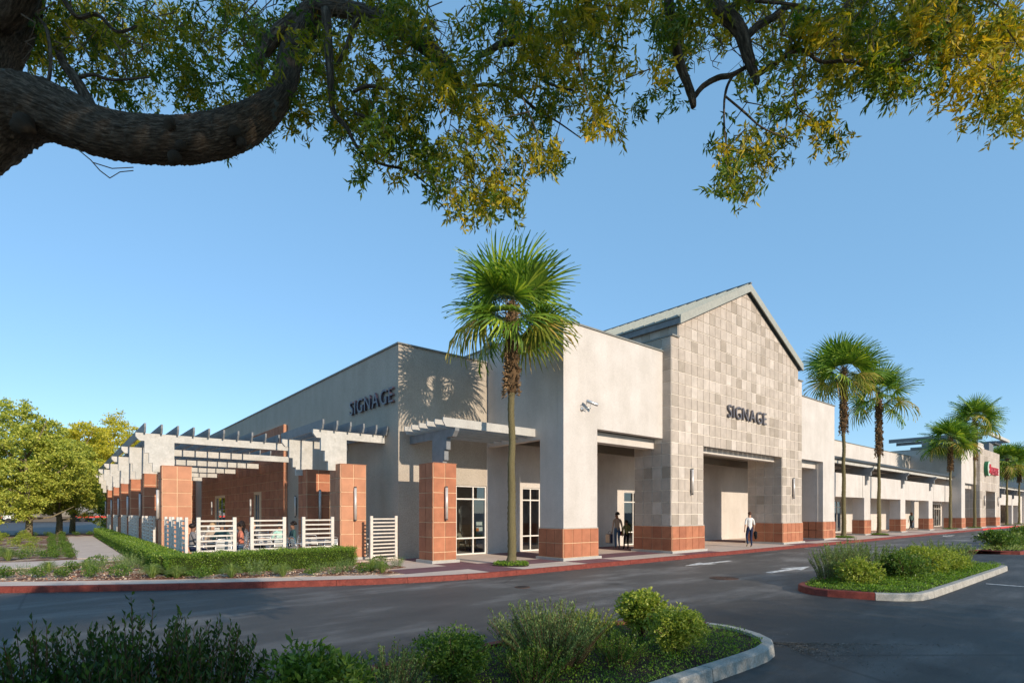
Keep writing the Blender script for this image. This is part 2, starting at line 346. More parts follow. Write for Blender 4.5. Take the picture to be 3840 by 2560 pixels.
def add_uv_tube(me, n, m, wscale, lscale):
    """uv for a tube mesh whose first n*m verts are rings"""
    uv = me.uv_layers.new(name='UVMap'); 
    loops = np.empty(len(me.loops), dtype=np.int32); me.loops.foreach_get('vertex_index', loops)
    vx = np.empty(len(me.vertices)*3); me.vertices.foreach_get('co', vx)
    out = np.zeros((len(loops), 2))
    i = 0
    for p in me.polygons:
        ids = [loops[l] for l in p.loop_indices]
        ks = [q % n for q in ids]; wrap = max(ks) - min(ks) > n/2
        for l, q, k in zip(p.loop_indices, ids, ks):
            if wrap and k < n/2: k += n
            out[l] = (k/n*wscale, (q//n)/max(1, m - 1)*lscale)
    uv.data.foreach_set('uv', out.ravel())

def bark_tube(name, pts, rad, mat, parent, n=14, rough=0.04, smooth=True, **kw):
    b = MB(); b.tube(pts, rad, n, True, rough=rough)
    me = b.mesh(name, mat, smooth)
    L = sum((Vector(pts[i + 1]) - Vector(pts[i])).length for i in range(len(pts) - 1))
    add_uv_tube(me, n, len(pts), 2*math.pi*max(rad), L)
    o = bpy.data.objects.new(name, me); link(o); put(o, parent); return tag(o, **kw)

def smooth_path(pts, k=6):
    P = [np.array(p, float) for p in pts]; out = []
    for i in range(len(P) - 1):
        p0, p1, p2, p3 = P[max(i - 1, 0)], P[i], P[i + 1], P[min(i + 2, len(P) - 1)]
        for j in range(k):
            t = j/k
            out.append(0.5*((2*p1) + (-p0 + p2)*t + (2*p0 - 5*p1 + 4*p2 - p3)*t*t + (-p0 + 3*p1 - 3*p2 + p3)*t**3))
    out.append(P[-1]); return out

def leaves(name, pos, dirs, L, W, mat, up=None, curl=0.12):
    """one rhombic leaf per row; returns a mesh"""
    pos = np.asarray(pos, float); dirs = np.asarray(dirs, float); n = len(pos)
    dirs = dirs/np.maximum(1e-9, np.linalg.norm(dirs, axis=1))[:, None]
    if up is None: up = rng.normal(size=(n, 3))
    side = np.cross(dirs, up); side /= np.maximum(1e-9, np.linalg.norm(side, axis=1))[:, None]
    nor = np.cross(side, dirs)
    L = np.broadcast_to(np.asarray(L, float), (n,))[:, None]; W = np.broadcast_to(np.asarray(W, float), (n,))[:, None]
    v = np.empty((n, 4, 3))
    v[:, 0] = pos; v[:, 1] = pos + dirs*L*0.45 + side*W*0.5 + nor*L*curl; v[:, 2] = pos + dirs*L; v[:, 3] = pos + dirs*L*0.45 - side*W*0.5 + nor*L*curl
    me = bpy.data.meshes.new(name)
    me.vertices.add(n*4); me.vertices.foreach_set('co', v.ravel())
    me.loops.add(n*4); me.loops.foreach_set('vertex_index', np.arange(n*4, dtype=np.int32))
    me.polygons.add(n); me.polygons.foreach_set('loop_start', np.arange(0, n*4, 4, dtype=np.int32)); me.polygons.foreach_set('loop_total', np.full(n, 4, dtype=np.int32))
    me.materials.append(M[mat] if isinstance(mat, str) else mat); me.update(); me.validate()
    return me

def obj(name, me, parent=None, loc=(0, 0, 0), rz=0, **kw):
    o = bpy.data.objects.new(name, me); link(o)
    if parent: o.parent = parent
    o.location = loc; o.rotation_euler = (0, 0, rz); return tag(o, **kw)

def copy_tree(o, parent=None):
    c = o.copy(); link(c)
    if parent is not None: c.parent = parent
    for ch in [x for x in CH.get(o.name, [])]: copy_tree(ch, c)
    return c
CH = {}
def index_children(root):
    CH[root.name] = list(root.children)
    for c in root.children: index_children(c)

def slab(mb, axis, c0, c1, u0, u1, z0, z1, holes=(), mi=0):
    """wall slab with rectangular holes (u0,u1,z0,z1); axis 'y' = wall normal along y, u is x. Emits outer faces and the reveals only."""
    us = sorted({u0, u1, *[h[0] for h in holes], *[h[1] for h in holes]}); us = [u for u in us if u0 - 1e-9 <= u <= u1 + 1e-9]
    zs = sorted({z0, z1, *[h[2] for h in holes], *[h[3] for h in holes]}); zs = [z for z in zs if z0 - 1e-9 <= z <= z1 + 1e-9]
    def solid(i, j):
        if not (0 <= i < len(us) - 1 and 0 <= j < len(zs) - 1): return False
        u = (us[i] + us[i + 1])/2; z = (zs[j] + zs[j + 1])/2
        return not any(h[0] < u < h[1] and h[2] < z < h[3] for h in holes)
    def P(u, c, z): return (u, c, z) if axis == 'y' else (c, u, z)
    for i in range(len(us) - 1):
        for j in range(len(zs) - 1):
            if not solid(i, j): continue
            a, b, lo, hi = us[i], us[i + 1], zs[j], zs[j + 1]
            mb.poly([P(a, c0, lo), P(b, c0, lo), P(b, c0, hi), P(a, c0, hi)], mi)
            mb.poly([P(a, c1, lo), P(a, c1, hi), P(b, c1, hi), P(b, c1, lo)], mi)
            if not solid(i - 1, j): mb.poly([P(a, c0, lo), P(a, c0, hi), P(a, c1, hi), P(a, c1, lo)], mi)
            if not solid(i + 1, j): mb.poly([P(b, c0, lo), P(b, c1, lo), P(b, c1, hi), P(b, c0, hi)], mi)
            if not solid(i, j - 1): mb.poly([P(a, c0, lo), P(a, c1, lo), P(b, c1, lo), P(b, c0, lo)], mi)
            if not solid(i, j + 1): mb.poly([P(a, c0, hi), P(b, c0, hi), P(b, c1, hi), P(a, c1, hi)], mi)
    return mb

_tm = {}
def tile_mesh(w, h, t, mat):
    k = (round(w, 3), round(h, 3), t, mat)
    if k not in _tm:
        b = MB(); e = 0.006
        b.v = [(-w/2, 0, -h/2), (w/2, 0, -h/2), (w/2, 0, h/2), (-w/2, 0, h/2), (-w/2 + e, -t, -h/2 + e), (w/2 - e, -t, -h/2 + e), (w/2 - e, -t, h/2 - e), (-w/2 + e, -t, h/2 - e)]
        b.f = [(4, 5, 6, 7), (0, 1, 5, 4), (1, 2, 6, 5), (2, 3, 7, 6), (3, 0, 4, 7), (3, 2, 1, 0)]; b.mi = [0]*6
        _tm[k] = b.mesh('tile', mat)
    return _tm[k]

JOINT = 0.022
def tile_face(parent, face, c, us, zs, mat, t=0.022, stop=None, name='tile', collect=None, jt=JOINT):
    """tiles on a plane. face 'y-': plane y=c facing -y, us are x; 'x-': plane x=c facing -x, us are y. parent's mesh holds world coordinates."""
    for i in range(len(us) - 1):
        for j in range(len(zs) - 1):
            w = us[i + 1] - us[i] - jt; h = zs[j + 1] - zs[j] - jt; u = (us[i] + us[i + 1])/2; z = (zs[j] + zs[j + 1])/2
            if stop and stop(us[i], us[i + 1], zs[j], zs[j + 1]): continue
            loc = (u, c, z) if face == 'y-' else (c, u, z); rz = 0 if face == 'y-' else -math.pi/2
            if collect is not None: collect.append((loc, rz, w, h, t)); continue
            o = bpy.data.objects.new(name, tile_mesh(w, h, t, mat)); link(o); o.parent = parent; o.rotation_euler = (random.uniform(-.006, .006), 0, rz + random.uniform(-.006, .006))
            w0 = Vector((0, 0, 0)); p = parent
            while p is not None: w0 += p.location; p = p.parent
            o.location = Vector(loc) - w0

def lin(a, b, n): return [a + (b - a)*i/n for i in range(n + 1)]

def pix(x, y, f):
    """a point at forward distance f metres seen in direction (x, y) of the 3840 px photograph"""
    r = (x - 1920)/2052*f; z = EYE + (1920 - y)/2052*f
    s, c = math.sin(YAW), math.cos(YAW)
    return (r*c + f*s, -r*s + f*c, z)

SW = 0.15      # pavement height
# ================================================================== GROUND
b = MB(); b.poly([(-1500, -900, -0.03), (1500, -900, -0.03), (1500, 1500, -0.03), (-1500, 1500, -0.03)])
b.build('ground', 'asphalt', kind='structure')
b = MB(); b.poly([(-120, -60, 0), (260, -60, 0), (260, 260, 0), (-120, 260, 0)])
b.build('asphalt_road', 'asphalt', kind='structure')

kerb_pts = [(-14, 30), (-9, 24.6), (-5, 20.6), (-1, 17.62), (3.1, 15.08), (6.4, 13.38), (8.2, 12.83), (9.8, 12.62), (12, 12.58), (15, 12.58), (30, 12.6), (50, 12.6), (75, 12.6), (76, 12.6)]
kp = smooth_path([(*p, 0) for p in kerb_pts[:10]], 8) + [np.array((x, 12.59, 0.0)) for x in np.arange(16, 175, 1.0)]
kp = [np.array(p[:2]) for p in kp]
def offset(path, d):
    out = []
    for i, p in enumerate(path):
        t = path[min(i + 1, len(path) - 1)] - path[max(i - 1, 0)]; t = t/np.linalg.norm(t)
        out.append(p + np.array((-t[1], t[0]))*d)
    return out
KW = 0.13
inner = offset(kp, KW)
b = MB(); poly = [tuple(p) for p in inner] + [(174, 60), (9.9, 60), (9.9, 53.5), (-14, 53.5)]
b.prism(poly, 'z', 0.0, SW)
b.build('pavement', 'concrete', kind='structure')

def kerb_stones(parent, path, width, h, seg, mats, gap=0.010, first=0.0):
    """lay stones along path (list of 2D arrays, body on the left of travel); mats(s, x, y) -> material"""
    P = np.array(path); d = np.r_[0, np.cumsum(np.linalg.norm(np.diff(P, axis=0), axis=1))]
    def at(s): return np.array((np.interp(s, d, P[:, 0]), np.interp(s, d, P[:, 1])))
    def nor(s):
        t = at(min(d[-1], s + .05)) - at(max(0, s - .05)); t /= np.linalg.norm(t); return np.array((-t[1], t[0]))
    s = first; cnt = 0
    while s < d[-1] - 0.2:
        L = seg*random.uniform(0.93, 1.07); e = min(d[-1], s + L); k = max(1, int((e - s)/0.3)); ch = 0.018
        b = MB(); rings = []
        for i in range(k + 1):
            q = s + gap/2 + (e - s - gap)*i/k; p = at(q); n_ = nor(q); zz = random.uniform(-0.0015, 0.0015)
            prof = [(0.0, 0.0), (0.012, h - ch), (0.012 + ch, h + zz), (width, h + zz), (width, 0.0)]
            rings.append([(*(p + n_*u), z) for u, z in prof])
        n0 = len(rings[0])
        for r_ in rings: b.v += r_
        for i in range(k):
            for j in range(n0 - 1): b.f.append((i*n0 + j, (i + 1)*n0 + j, (i + 1)*n0 + j + 1, i*n0 + j + 1)); b.mi.append(0)
        b.f.append(tuple(reversed(range(n0)))); b.f.append(tuple(k*n0 + j for j in range(n0))); b.mi += [0, 0]
        m = (s + e)/2; c = at(m)
        b.build('kerb_stone', mats(m, *c), parent); s = e; cnt += 1
    return cnt

ke = bpy.data.objects.new('kerb', None); link(ke); ke['kind'] = 'structure'
kerb_stones(ke, kp, KW, SW + 0.004, 1.85, lambda s, x, y: 'kerb_bright' if x > 76 else 'kerb_red')

# purple paving bands and pavement joints
b = MB(); zp = SW + 0.004
def rect(mb, x0, x1, y0, y1, z=zp): mb.poly([(x0, y0, z), (x1, y0, z), (x1, y1, z), (x0, y1, z)])
def yk(x): return 12.59 + KW if x > 12 else float(np.interp(x, [p[0] for p in inner], [p[1] for p in inner]))
rect(b, 7.62, 9.8, 13.85, 15.08)
rect(b, 9.8, 11.05, yk(10.4) + 0.01, 18.4)
rect(b, 11.05, 14.0, 13.85, 15.08)
rect(b, 14.0, 15.9, 12.73, 18.4)
rect(b, 15.9, 20.0, 13.85, 15.2)
rect(b, 20.0, 22.7, 12.73, 18.4)
rect(b, 30.4, 33.05, 12.73, 18.4)
rect(b, 33.05, 37.15, 13.85, 15.2)
rect(b, 37.15, 39.1, 12.73, 18.4)
for x in (47.5, 56.4, 65.1): rect(b, x, x + 1.4, 12.73, 18.4)
rect(b, 73.3, 75, 12.73, 18.4); rect(b, 80.3, 82.9, 12.73, 18.4); rect(b, 95, 108, 13.4, 15)
b.build('purple_paving', 'purple', kind='structure')
b = MB()
for x in [4.9, 6.9, 11.1, 13.1, 17.9, 24.6, 26.5, 28.5, 35.1, 41.2, 43.3, 45.4, 51, 53.5, 60, 62.6, 69, 71]:
    y0 = yk(x) + 0.02; y1 = 13.8 if x > 7.5 else y0 + 0.75
    rect(b, x, x + 0.012, y0, y1, zp + 0.001)
    if x > 11: rect(b, x, x + 0.012, 15.25, 18.35, zp + 0.001)
for x0, x1 in ((9.9, 14.0), (15.9, 20), (22.7, 30.4), (39.1, 47.4)): rect(b, x0, x1, 13.34, 13.352, zp + 0.0015)
b.build('pavement_joint', 'soffit', kind='structure')

# planting bed on the left, paths, patio floor
bed_in = [p for p in offset(kp, 1.0) if p[0] < 6.9]
b = MB(); zb = SW + 0.012
b.prism([(float(p[0]), float(p[1])) for p in bed_in] + [(7.1, 13.92), (7.58, 13.86), (7.62, 15.1), (8.6, 15.6), (8.3, 18.05), (3.0, 18.2), (2.85, 53.3), (-13.8, 53.3)], 'z', SW - 0.05, zb)
b.build('mulch_bed', 'mulch', kind='structure')
b = MB(); b.prism([(0.62, 26.0), (2.06, 25.6), (2.06, 50.2), (0.62, 50.2)], 'z', SW, SW + 0.03)
b.build('garden_path', 'concrete', kind='structure')
b = MB(); b.prism([(-13.8, 22.7), (0.3, 22.7), (0.62, 24.0), (2.0, 24.2), (2.0, 25.58), (-13.8, 25.7)], 'z', SW, SW + 0.026)
b.build('cross_path', 'concrete', kind='structure')
b = MB(); b.prism([(3.05, 18.25), (9.85, 18.25), (9.85, 53.3), (3.05, 53.3)], 'z', SW, SW + 0.02)
b.build('patio_floor', 'concrete', kind='structure')
b = MB(); b.prism([(-40, 56.5), (9.8, 56.5), (9.8, 61), (-40, 61)], 'z', 0.004, 0.06)
b.build('verge', 'soil', kind='structure')

# wood chips (loose pieces)
def in_poly(x, y, poly):
    ins = np.zeros(len(x), bool); n = len(poly)
    for i in range(n):
        x0, y0 = poly[i]; x1, y1 = poly[(i + 1) % n]
        c = ((y0 > y) != (y1 > y)) & (x < (x1 - x0)*(y - y0)/((y1 - y0) + 1e-12) + x0); ins ^= c
    return ins
bedpoly = [(float(p[0]), float(p[1])) for p in bed_in] + [(7.1, 13.92), (7.58, 13.86), (7.62, 15.1), (8.6, 15.6), (8.3, 18.05), (3.0, 18.2), (2.85, 34), (2.1, 34), (2.1, 22.5), (-6, 22.6)]
n = 42000; x = rng.uniform(-4, 8.6, n); y = rng.uniform(13.7, 33, n)
k = in_poly(x, y, bedpoly); x, y = x[k], y[k]; n = len(x)
d = rng.normal(size=(n, 3)); d[:, 2] *= 0.3; u = rng.normal(size=(n, 3))*0.4 + np.array((0, 0, 1))
obj('wood_chips', leaves('wood_chips', np.c_[x, y, np.full(n, zb + 0.006)], d, rng.uniform(0.03, 0.085, n), rng.uniform(0.018, 0.05, n), 'chip', u, 0.1), label='loose pale and red wood chips covering the planting bed', kind='stuff')
# bits of leaf and grit along the kerb and on the asphalt
n = 5200; s = rng.uniform(0, 1, n); idx = rng.integers(10, 110, n)
kpa = np.array(kp); px_ = kpa[idx] + rng.normal(size=(n, 2))*0.05; px_[:, 1] -= np.abs(rng.exponential(0.12, n))
n2 = 1500; ax = rng.uniform(-1, 24, n2); ay = rng.uniform(0.5, 13, n2)
n3 = 2600; ang = rng.uniform(-0.5, 2.6, n3); rr3 = np.abs(rng.exponential(0.5, n3))
nx = 7.7 + np.cos(ang - 1.0)*0.3 + rr3*np.cos(ang - 1.3); ny = 3.6 + np.sin(ang - 1.0)*0.3 - rr3*0.9
P3 = np.r_[np.c_[px_, np.full(n, .006)], np.c_[ax, ay, np.full(n2, .006)], np.c_[nx, ny, np.full(n3, .006)]]
d = rng.normal(size=(len(P3), 3)); d[:, 2] *= 0.15
obj('leaf_litter', leaves('leaf_litter', P3, d, rng.uniform(0.012, 0.035, len(P3)), rng.uniform(0.006, 0.016, len(P3)), 'debris', np.tile((0.1, 0, 1.0), (len(P3), 1)), 0.1), label='small fallen leaf bits and grit scattered on the asphalt', kind='stuff')

# road arrows, lines
def arrow(loc, rz, label, L=3.0, group='white arrows painted on the road'):
    """straight-on traffic arrow, worn white paint"""
    e = MB(); pts = [(-0.09, -L/2), (0.09, -L/2), (0.11, L*0.06), (0.34, L*0.02), (0.0, L/2), (-0.34, L*0.02), (-0.11, L*0.06)]
    e.prism(pts, 'z', 0.0, 0.004)
    o = bpy.data.objects.new('road_arrow', e.mesh('road_arrow', 'paint')); link(o); o.location = (*loc, 0.0045); o.rotation_euler = (0, 0, rz)
    return tag(o, label, 'road marking', group)
arrow((18.75, 11.0), R(90), 'worn white arrow near the kerb pointing left', 3.1)
arrow((18.75, 8.05), R(-90), 'worn white arrow beside the right island pointing right', 3.1)
arrow((55.5, 11.4), R(90), 'faint distant white arrow on the road in front of the colonnade', 3.4)
def stripe(x0, x1, y0, y1, label, group=None):
    o = MB(); o.prism([(x0, y0), (x1, y0), (x1, y1), (x0, y1)], 'z', 0.003, 0.0075); return o.build('road_line', 'paint', label=label, cat='road marking', group=group)
stripe(30.3, 30.42, 7.0, 12.3, 'first thin white crossing line running to the kerb', 'thin white lines across the road')
stripe(33.2, 33.32, 7.0, 12.3, 'second thin white crossing line farther from the gable', 'thin white lines across the road')
stripe(18.96, 19.06, -3.0, 3.1, 'parking bay line starting at the side of the planted island', 'parking bay lines')
stripe(26.2, 26.3, -3.0, 3.2, 'parking bay line past the far end of the planted island', 'parking bay lines')
for i in range(5):
    o = MB(); x = 83 + i*6; o.prism([(x, 11.2), (x + 2.2, 11.2), (x + 2.2, 11.45), (x, 11.45)], 'z', 0.003, 0.0075)
    o.build('road_dash', 'paint', label=['first', 'second', 'third', 'fourth', 'fifth'][i] + ' short white dash along the bright red kerb, counted from the near end', cat='road marking', group='row of white dashes beside the far red kerb')

def manhole(x, y, r, label):
    t = empty('manhole_cover', (x, y, 0), label, 'manhole cover')
    b = MB(); b.tube([(x, y, 0.0), (x, y, 0.012)], r + 0.06, 28); b.build('frame', 'iron', t)
    b = MB(); b.tube([(x, y, 0.004), (x, y, 0.018)], r, 28); b.build('lid', 'iron', t)
    b = MB()
    for rr in (0.35, 0.6, 0.82): 
        for k in range(14):
            a = 2*math.pi*k/14; b.box(x + r*rr*math.cos(a) - .018, x + r*rr*math.cos(a) + .018, y + r*rr*math.sin(a) - .018, y + r*rr*math.sin(a) + .018, 0.016, 0.024)
    b.build('stud', 'iron', t, kind='stuff')
manhole(14.8, 8.2, 0.34, 'large rusty round manhole cover on the asphalt near the arrows')
t = empty('storm_drain', (9.1, 10.5, 0), 'small dark round drain opening in the road before the palm', 'drain')
b = MB(); b.tube([(9.1, 10.5, 0.0), (9.1, 10.5, 0.012)], 0.20, 24); b.build('rim', 'iron', t)
b = MB(); b.tube([(9.1, 10.5, 0.004), (9.1, 10.5, 0.015)], 0.145, 24); b.build('opening', 'black', t)

# ================================================================== BUILDING: generic pieces
def coping(parent, x0, x1, y0, y1, z, t=0.06, o=0.05):
    b = MB(); b.box(x0 - o, x1 + o, y0 - o, y1 + o, z + 0.001, z + t); return b.build('coping', 'coping', parent)

def wall_lamp(x, y, z0, z1, face, label, cat_group='tube wall lights on the columns'):
    t = empty('wall_light', (x, y, z0), label, 'wall light', cat_group)
    dx, dy = (0, -1) if face == 'y-' else (-1, 0)
    b = MB(); cx, cy = x + dx*0.085, y + dy*0.085
    b.tube([(cx, cy, z0 + .05), (cx, cy, z1 - .05)], 0.052, 12); b.build('diffuser', 'lamp_cover', t, smooth=True)
    b = MB()
    for z in (z0, z1 - 0.05): b.tube([(cx, cy, z), (cx, cy, z + .05)], 0.045, 10)
    b.build('end_cap', 'dark_metal', t)
    b = MB(); w = 0.03
    if face == 'y-': b.box(x - w, x + w, y - 0.045, y - 0.001, z0 + .1, z1 - .1)
    else: b.box(x - 0.045, x - 0.001, y - w, y + w, z0 + .1, z1 - .1)
    b.build('back_plate', 'dark_metal', t)
    return t

def window(parent, x0, x1, y, z0, z1, vs, hs, fr=0.055, wall_t=0.3, name='window'):
    """framed window in a wall whose face is at y; frame set 6 cm back. vs, hs: mullion and transom positions"""
    yf = y + 0.05; b = MB()
    b.box(x0 + .002, x0 + fr, yf, yf + .08, z0 + .002, z1 - .002); b.box(x1 - fr, x1 - .002, yf, yf + .08, z0 + .002, z1 - .002)
    b.box(x0 + fr, x1 - fr, yf, yf + .08, z1 - fr, z1 - .002); b.box(x0 + fr, x1 - fr, yf, yf + .08, z0 + .002, z0 + fr)
    w = b.build(name, 'frame', parent)
    b = MB()
    for v in vs: b.box(v - fr/2, v + fr/2, yf + .004, yf + .076, z0 + fr, z1 - fr)
    xs = [x0 + fr] + sorted(vs) + [x1 - fr]
    for h in hs:
        for i in range(len(xs) - 1):
            a = xs[i] + (fr/2 if i else 0); c = xs[i + 1] - (fr/2 if i < len(xs) - 2 else 0)
            b.box(a, c, yf + .006, yf + .074, h - fr/2, h + fr/2)
    if vs or hs: b.build('glazing_bar', 'frame', w)
    zs = [z0 + fr] + sorted(hs) + [z1 - fr]
    for i in range(len(xs) - 1):
        for j in range(len(zs) - 1):
            b = MB(); tl = random.uniform(-.004, .004); a, c = xs[i] + .0, xs[i + 1]; p, q = zs[j], zs[j + 1]
            b.poly([(a, yf + .04 + tl, p), (c, yf + .04 - tl, p), (c, yf + .04 - tl, q), (a, yf + .04 + tl, q)]); b.build('pane', 'glass', w)
    return w

def room(parent, x0, x1, y0, y1, z0, z1):
    b = MB(); b.poly([(x0, y1, z0), (x1, y1, z0), (x1, y1, z1), (x0, y1, z1)]); b.poly([(x0, y0, z0), (x0, y1, z0), (x0, y1, z1), (x0, y0, z1)])
    b.poly([(x1, y0, z0), (x1, y1, z0), (x1, y1, z1), (x1, y0, z1)]); b.poly([(x0, y0, z1), (x1, y0, z1), (x1, y1, z1), (x0, y1, z1)])
    b.poly([(x0, y0, z0), (x1, y0, z0), (x1, y1, z0), (x0, y1, z0)], 1)
    return b.build('shop_interior', ['interior', 'interior_floor'], parent)

def letters(parent, text, height, place, depth, mat, spacing=1.0, squeeze=1.0, bold=0.012):
    """each letter its own mesh. place(u, v, w) maps letter plane coords (along, up, out) to world"""
    u = 0.0; made = []
    for ch in text:
        cu = bpy.data.curves.new('glyph', 'FONT'); cu.body = ch; cu.size = height*1.38; cu.extrude = depth/2; cu.offset = bold; cu.bevel_depth = 0.0
        tmp = bpy.data.objects.new('glyph', cu); link(tmp)
        dg = bpy.context.evaluated_depsgraph_get(); me = bpy.data.meshes.new_from_object(tmp.evaluated_get(dg))
        bpy.data.objects.remove(tmp); bpy.data.curves.remove(cu)
        xs = [v.co.x for v in me.vertices]; x0, x1 = min(xs), max(xs)
        for v in me.vertices:
            p = v.co.copy(); v.co = place((p.x - x0)*squeeze + u, p.y, p.z + depth/2 + 0.03)
        me.materials.clear(); me.materials.append(M[mat]); me.update()
        o = bpy.data.objects.new('letter', me); link(o); put(o, parent); made.append(o)
        u += (x1 - x0)*squeeze + height*0.13*spacing
    return u

# ================================================================== CORNER BLOCK (left, patio side)
cb = empty('corner_store', (9.9, 18.45, SW), 'grey stuccoed corner store building behind the patio pergolas', 'building')
ZR = 8.2
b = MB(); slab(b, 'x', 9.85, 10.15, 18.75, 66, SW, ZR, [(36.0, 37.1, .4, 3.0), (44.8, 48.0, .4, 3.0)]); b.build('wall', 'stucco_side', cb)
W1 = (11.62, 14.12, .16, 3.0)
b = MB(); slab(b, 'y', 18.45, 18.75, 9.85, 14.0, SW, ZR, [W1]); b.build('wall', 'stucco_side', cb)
window(cb, 11.62, 13.995, 18.45, .16, 3.0, [12.48, 13.33], [.84, 2.45])
b = MB(); b.poly([(10.15, 18.75, ZR - .3), (14, 18.75, ZR - .3), (14, 66, ZR - .3), (10.15, 66, ZR - .3)]); b.build('roof_deck', 'coping', cb)
b = MB(); b.box(9.80, 10.2, 18.85, 66.05, ZR + .002, ZR + .06); b.box(9.80, 14.0, 18.40, 18.85, ZR + .002, ZR + .06); b.build('coping', 'coping', cb)
room(cb, 10.2, 19.9, 18.8, 24.5, .17, 4.0)
# the shop's pictures and hanging cloth behind the glass
def picture(x, y, z, w, h, cols, label):
    t = empty('wall_picture', (x, y, z), label, 'picture')
    b = MB(); b.box(x - w/2, x + w/2, y, y + .03, z - h/2, z + h/2); b.build('frame', 'dark_metal', t)
    b = MB()
    for i in range(3):
        for j in range(3):
            a = x - w*.38 + w*.76*i/3; c = z - h*.38 + h*.76*j/3
            b.poly([(a, y - .004, c), (a + w*.25, y - .004, c), (a + w*.25, y - .004, c + h*.25), (a, y - .004, c + h*.25)], random.randrange(len(cols)))
    b.build('print', cols, t)
picture(13.0, 21.0, 2.05, .45, .7, ['c_orange', 'c_teal', 'green_sign', 'c_white'], 'small coloured picture upper left behind the shop window')
picture(13.9, 21.0, 2.35, .42, .36, ['c_orange', 'c_stripe', 'c_beige'], 'small orange picture high behind the shop window')
picture(16.3, 22.0, 1.2, .8, .6, ['c_orange', 'green_sign', 'c_white', 'red_letter'], 'brightly coloured picture low on the right behind the shop glass')
t = empty('hanging_cloth', (12.7, 19.6, .9), 'blue cloth with yellow flecks hanging inside the shop window', 'cloth')
b = MB(); pts = [(12.25, .95), (12.5, .85), (12.7, .7), (12.85, .9), (13.15, .95), (13.1, 1.75), (12.3, 1.78)]
b.prism(pts, 'y', 19.62, 19.65); b.build('cloth_panel', flat('blue cloth', (0.02, 0.09, 0.26), .8), t)
b = MB()
for k in range(22): 
    x = random.uniform(12.3, 13.05); z = random.uniform(.98, 1.7); b.poly([(x, 19.612, z), (x + .03, 19.612, z - .05), (x + .06, 19.612, z), (x + .03, 19.612, z + .05)])
b.build('fleck', flat('yellow print', (0.6, 0.6, 0.1), .8), t, kind='stuff')
t = empty('armchair', (14.2, 20.2, .17), 'pale high backed chair standing inside the shop', 'chair')
b = MB(); b.ball((14.2, 20.4, 1.95), (.32, .06, .28), 14, 9); b.tube([(14.0, 20.4, 1.75), (13.95, 20.35, 1.1), (14.2, 20.2, .62)], [.05, .06, .08], 8); b.build('backrest', 'plinth', t, True)
b = MB(); b.box(13.9, 14.6, 19.9, 20.5, .5, .66); b.build('seat', 'c_grey', t)
b = MB(); [b.box(x, x + .05, y, y + .05, .17, .5) for x in (13.92, 14.52) for y in (19.93, 20.42)]; b.build('leg', 'twig', t, kind='stuff')
t = empty('display_table', (13.2, 20.3, .17), 'low brown wooden display table inside the shop window', 'table')
b = MB(); b.box(12.4, 13.8, 19.95, 20.6, .62, .72); b.build('tabletop', 'twig', t); b = MB(); b.box(12.5, 13.7, 20.05, 20.5, .3, .62); b.build('drawer_box', 'twig', t)
b = MB(); [b.box(x, x + .07, y, y + .07, .17, .3) for x in (12.5, 13.63) for y in (20.05, 20.43)]; b.build('leg', 'twig', t, kind='stuff')

# wall sign on the corner store (its own thing)
sg = empty('wall_sign', (9.85, 22.6, 6.05), 'dark raised letters SIGNAGE on the grey side wall of the corner store', 'sign')
letters(sg, 'SIGNAGE', 0.60, lambda u, v, w: (9.85 - w, 22.62 - u, 6.07 + v), 0.09, 'letter', 2.15, 1.03, 0.001)

# terracotta cladding wall with two windows beside the patio
tw = empty('tiled_patio_wall', (9.65, 31.2, SW), 'tall brown terracotta tiled wall with two narrow windows along the patio', 'wall')
b = MB(); slab(b, 'x', 9.66, 9.84, 31.2, 53.3, SW, 6.75, [(36.0, 37.1, .4, 3.0), (44.8, 48.0, .4, 3.0)]); core = b.build('backing', 'grout_terra', tw)
zs = [6.75 - i*.511 for i in range(13)][::-1]; us = lin(31.2, 53.3, 26)
hol = [(36.0, 37.1), (44.8, 48.0)]
big = []
tile_face(core, 'x-', 9.66, us, zs, 'terra', t=.022, stop=lambda a, b_, c, d: any(a < h1 and b_ > h0 and c < 3.0 for h0, h1 in hol), name='tile')
b = MB()
def tile_geo(b, loc, rz, w, h, t):
    c, s = math.cos(rz), math.sin(rz); n = len(b.v); e = .006
    for (x, y, z) in ((-w/2, 0, -h/2), (w/2, 0, -h/2), (w/2, 0, h/2), (-w/2, 0, h/2), (-w/2 + e, -t, -h/2 + e), (w/2 - e, -t, -h/2 + e), (w/2 - e, -t, h/2 - e), (-w/2 + e, -t, h/2 - e)):
        b.v.append((loc[0] + c*x - s*y, loc[1] + s*x + c*y, loc[2] + z))
    for q in ((4, 5, 6, 7), (0, 1, 5, 4), (1, 2, 6, 5), (2, 3, 7, 6), (3, 0, 4, 7)): b.f.append(tuple(n + i for i in q)); b.mi.append(0)
for z in range(12): tile_geo(b, (9.745, 31.2, (zs[z] + zs[z + 1])/2), 0, .18, .495, .02)
b.build('edge_tile', 'terra_light', core, kind='stuff')
for (y0, y1) in hol:
    b = MB(); m = (y0 + y1)/2
    for a in (y0, y1 - .06, m - .03): b.box(9.75, 9.82, a + .003, a + .057, .403, 2.997)
    b.box(9.75, 9.82, y0 + .06, y1 - .06, 2.1, 2.16); w = b.build('window', 'rafter', tw)
    b = MB(); b.poly([(9.79, y0, .4), (9.79, y1, .4), (9.79, y1, 3.0), (9.79, y0, 3.0)]); b.build('pane', 'glass', w)
room(tw, 9.95, 14, 34, 51, .3, 3.3)
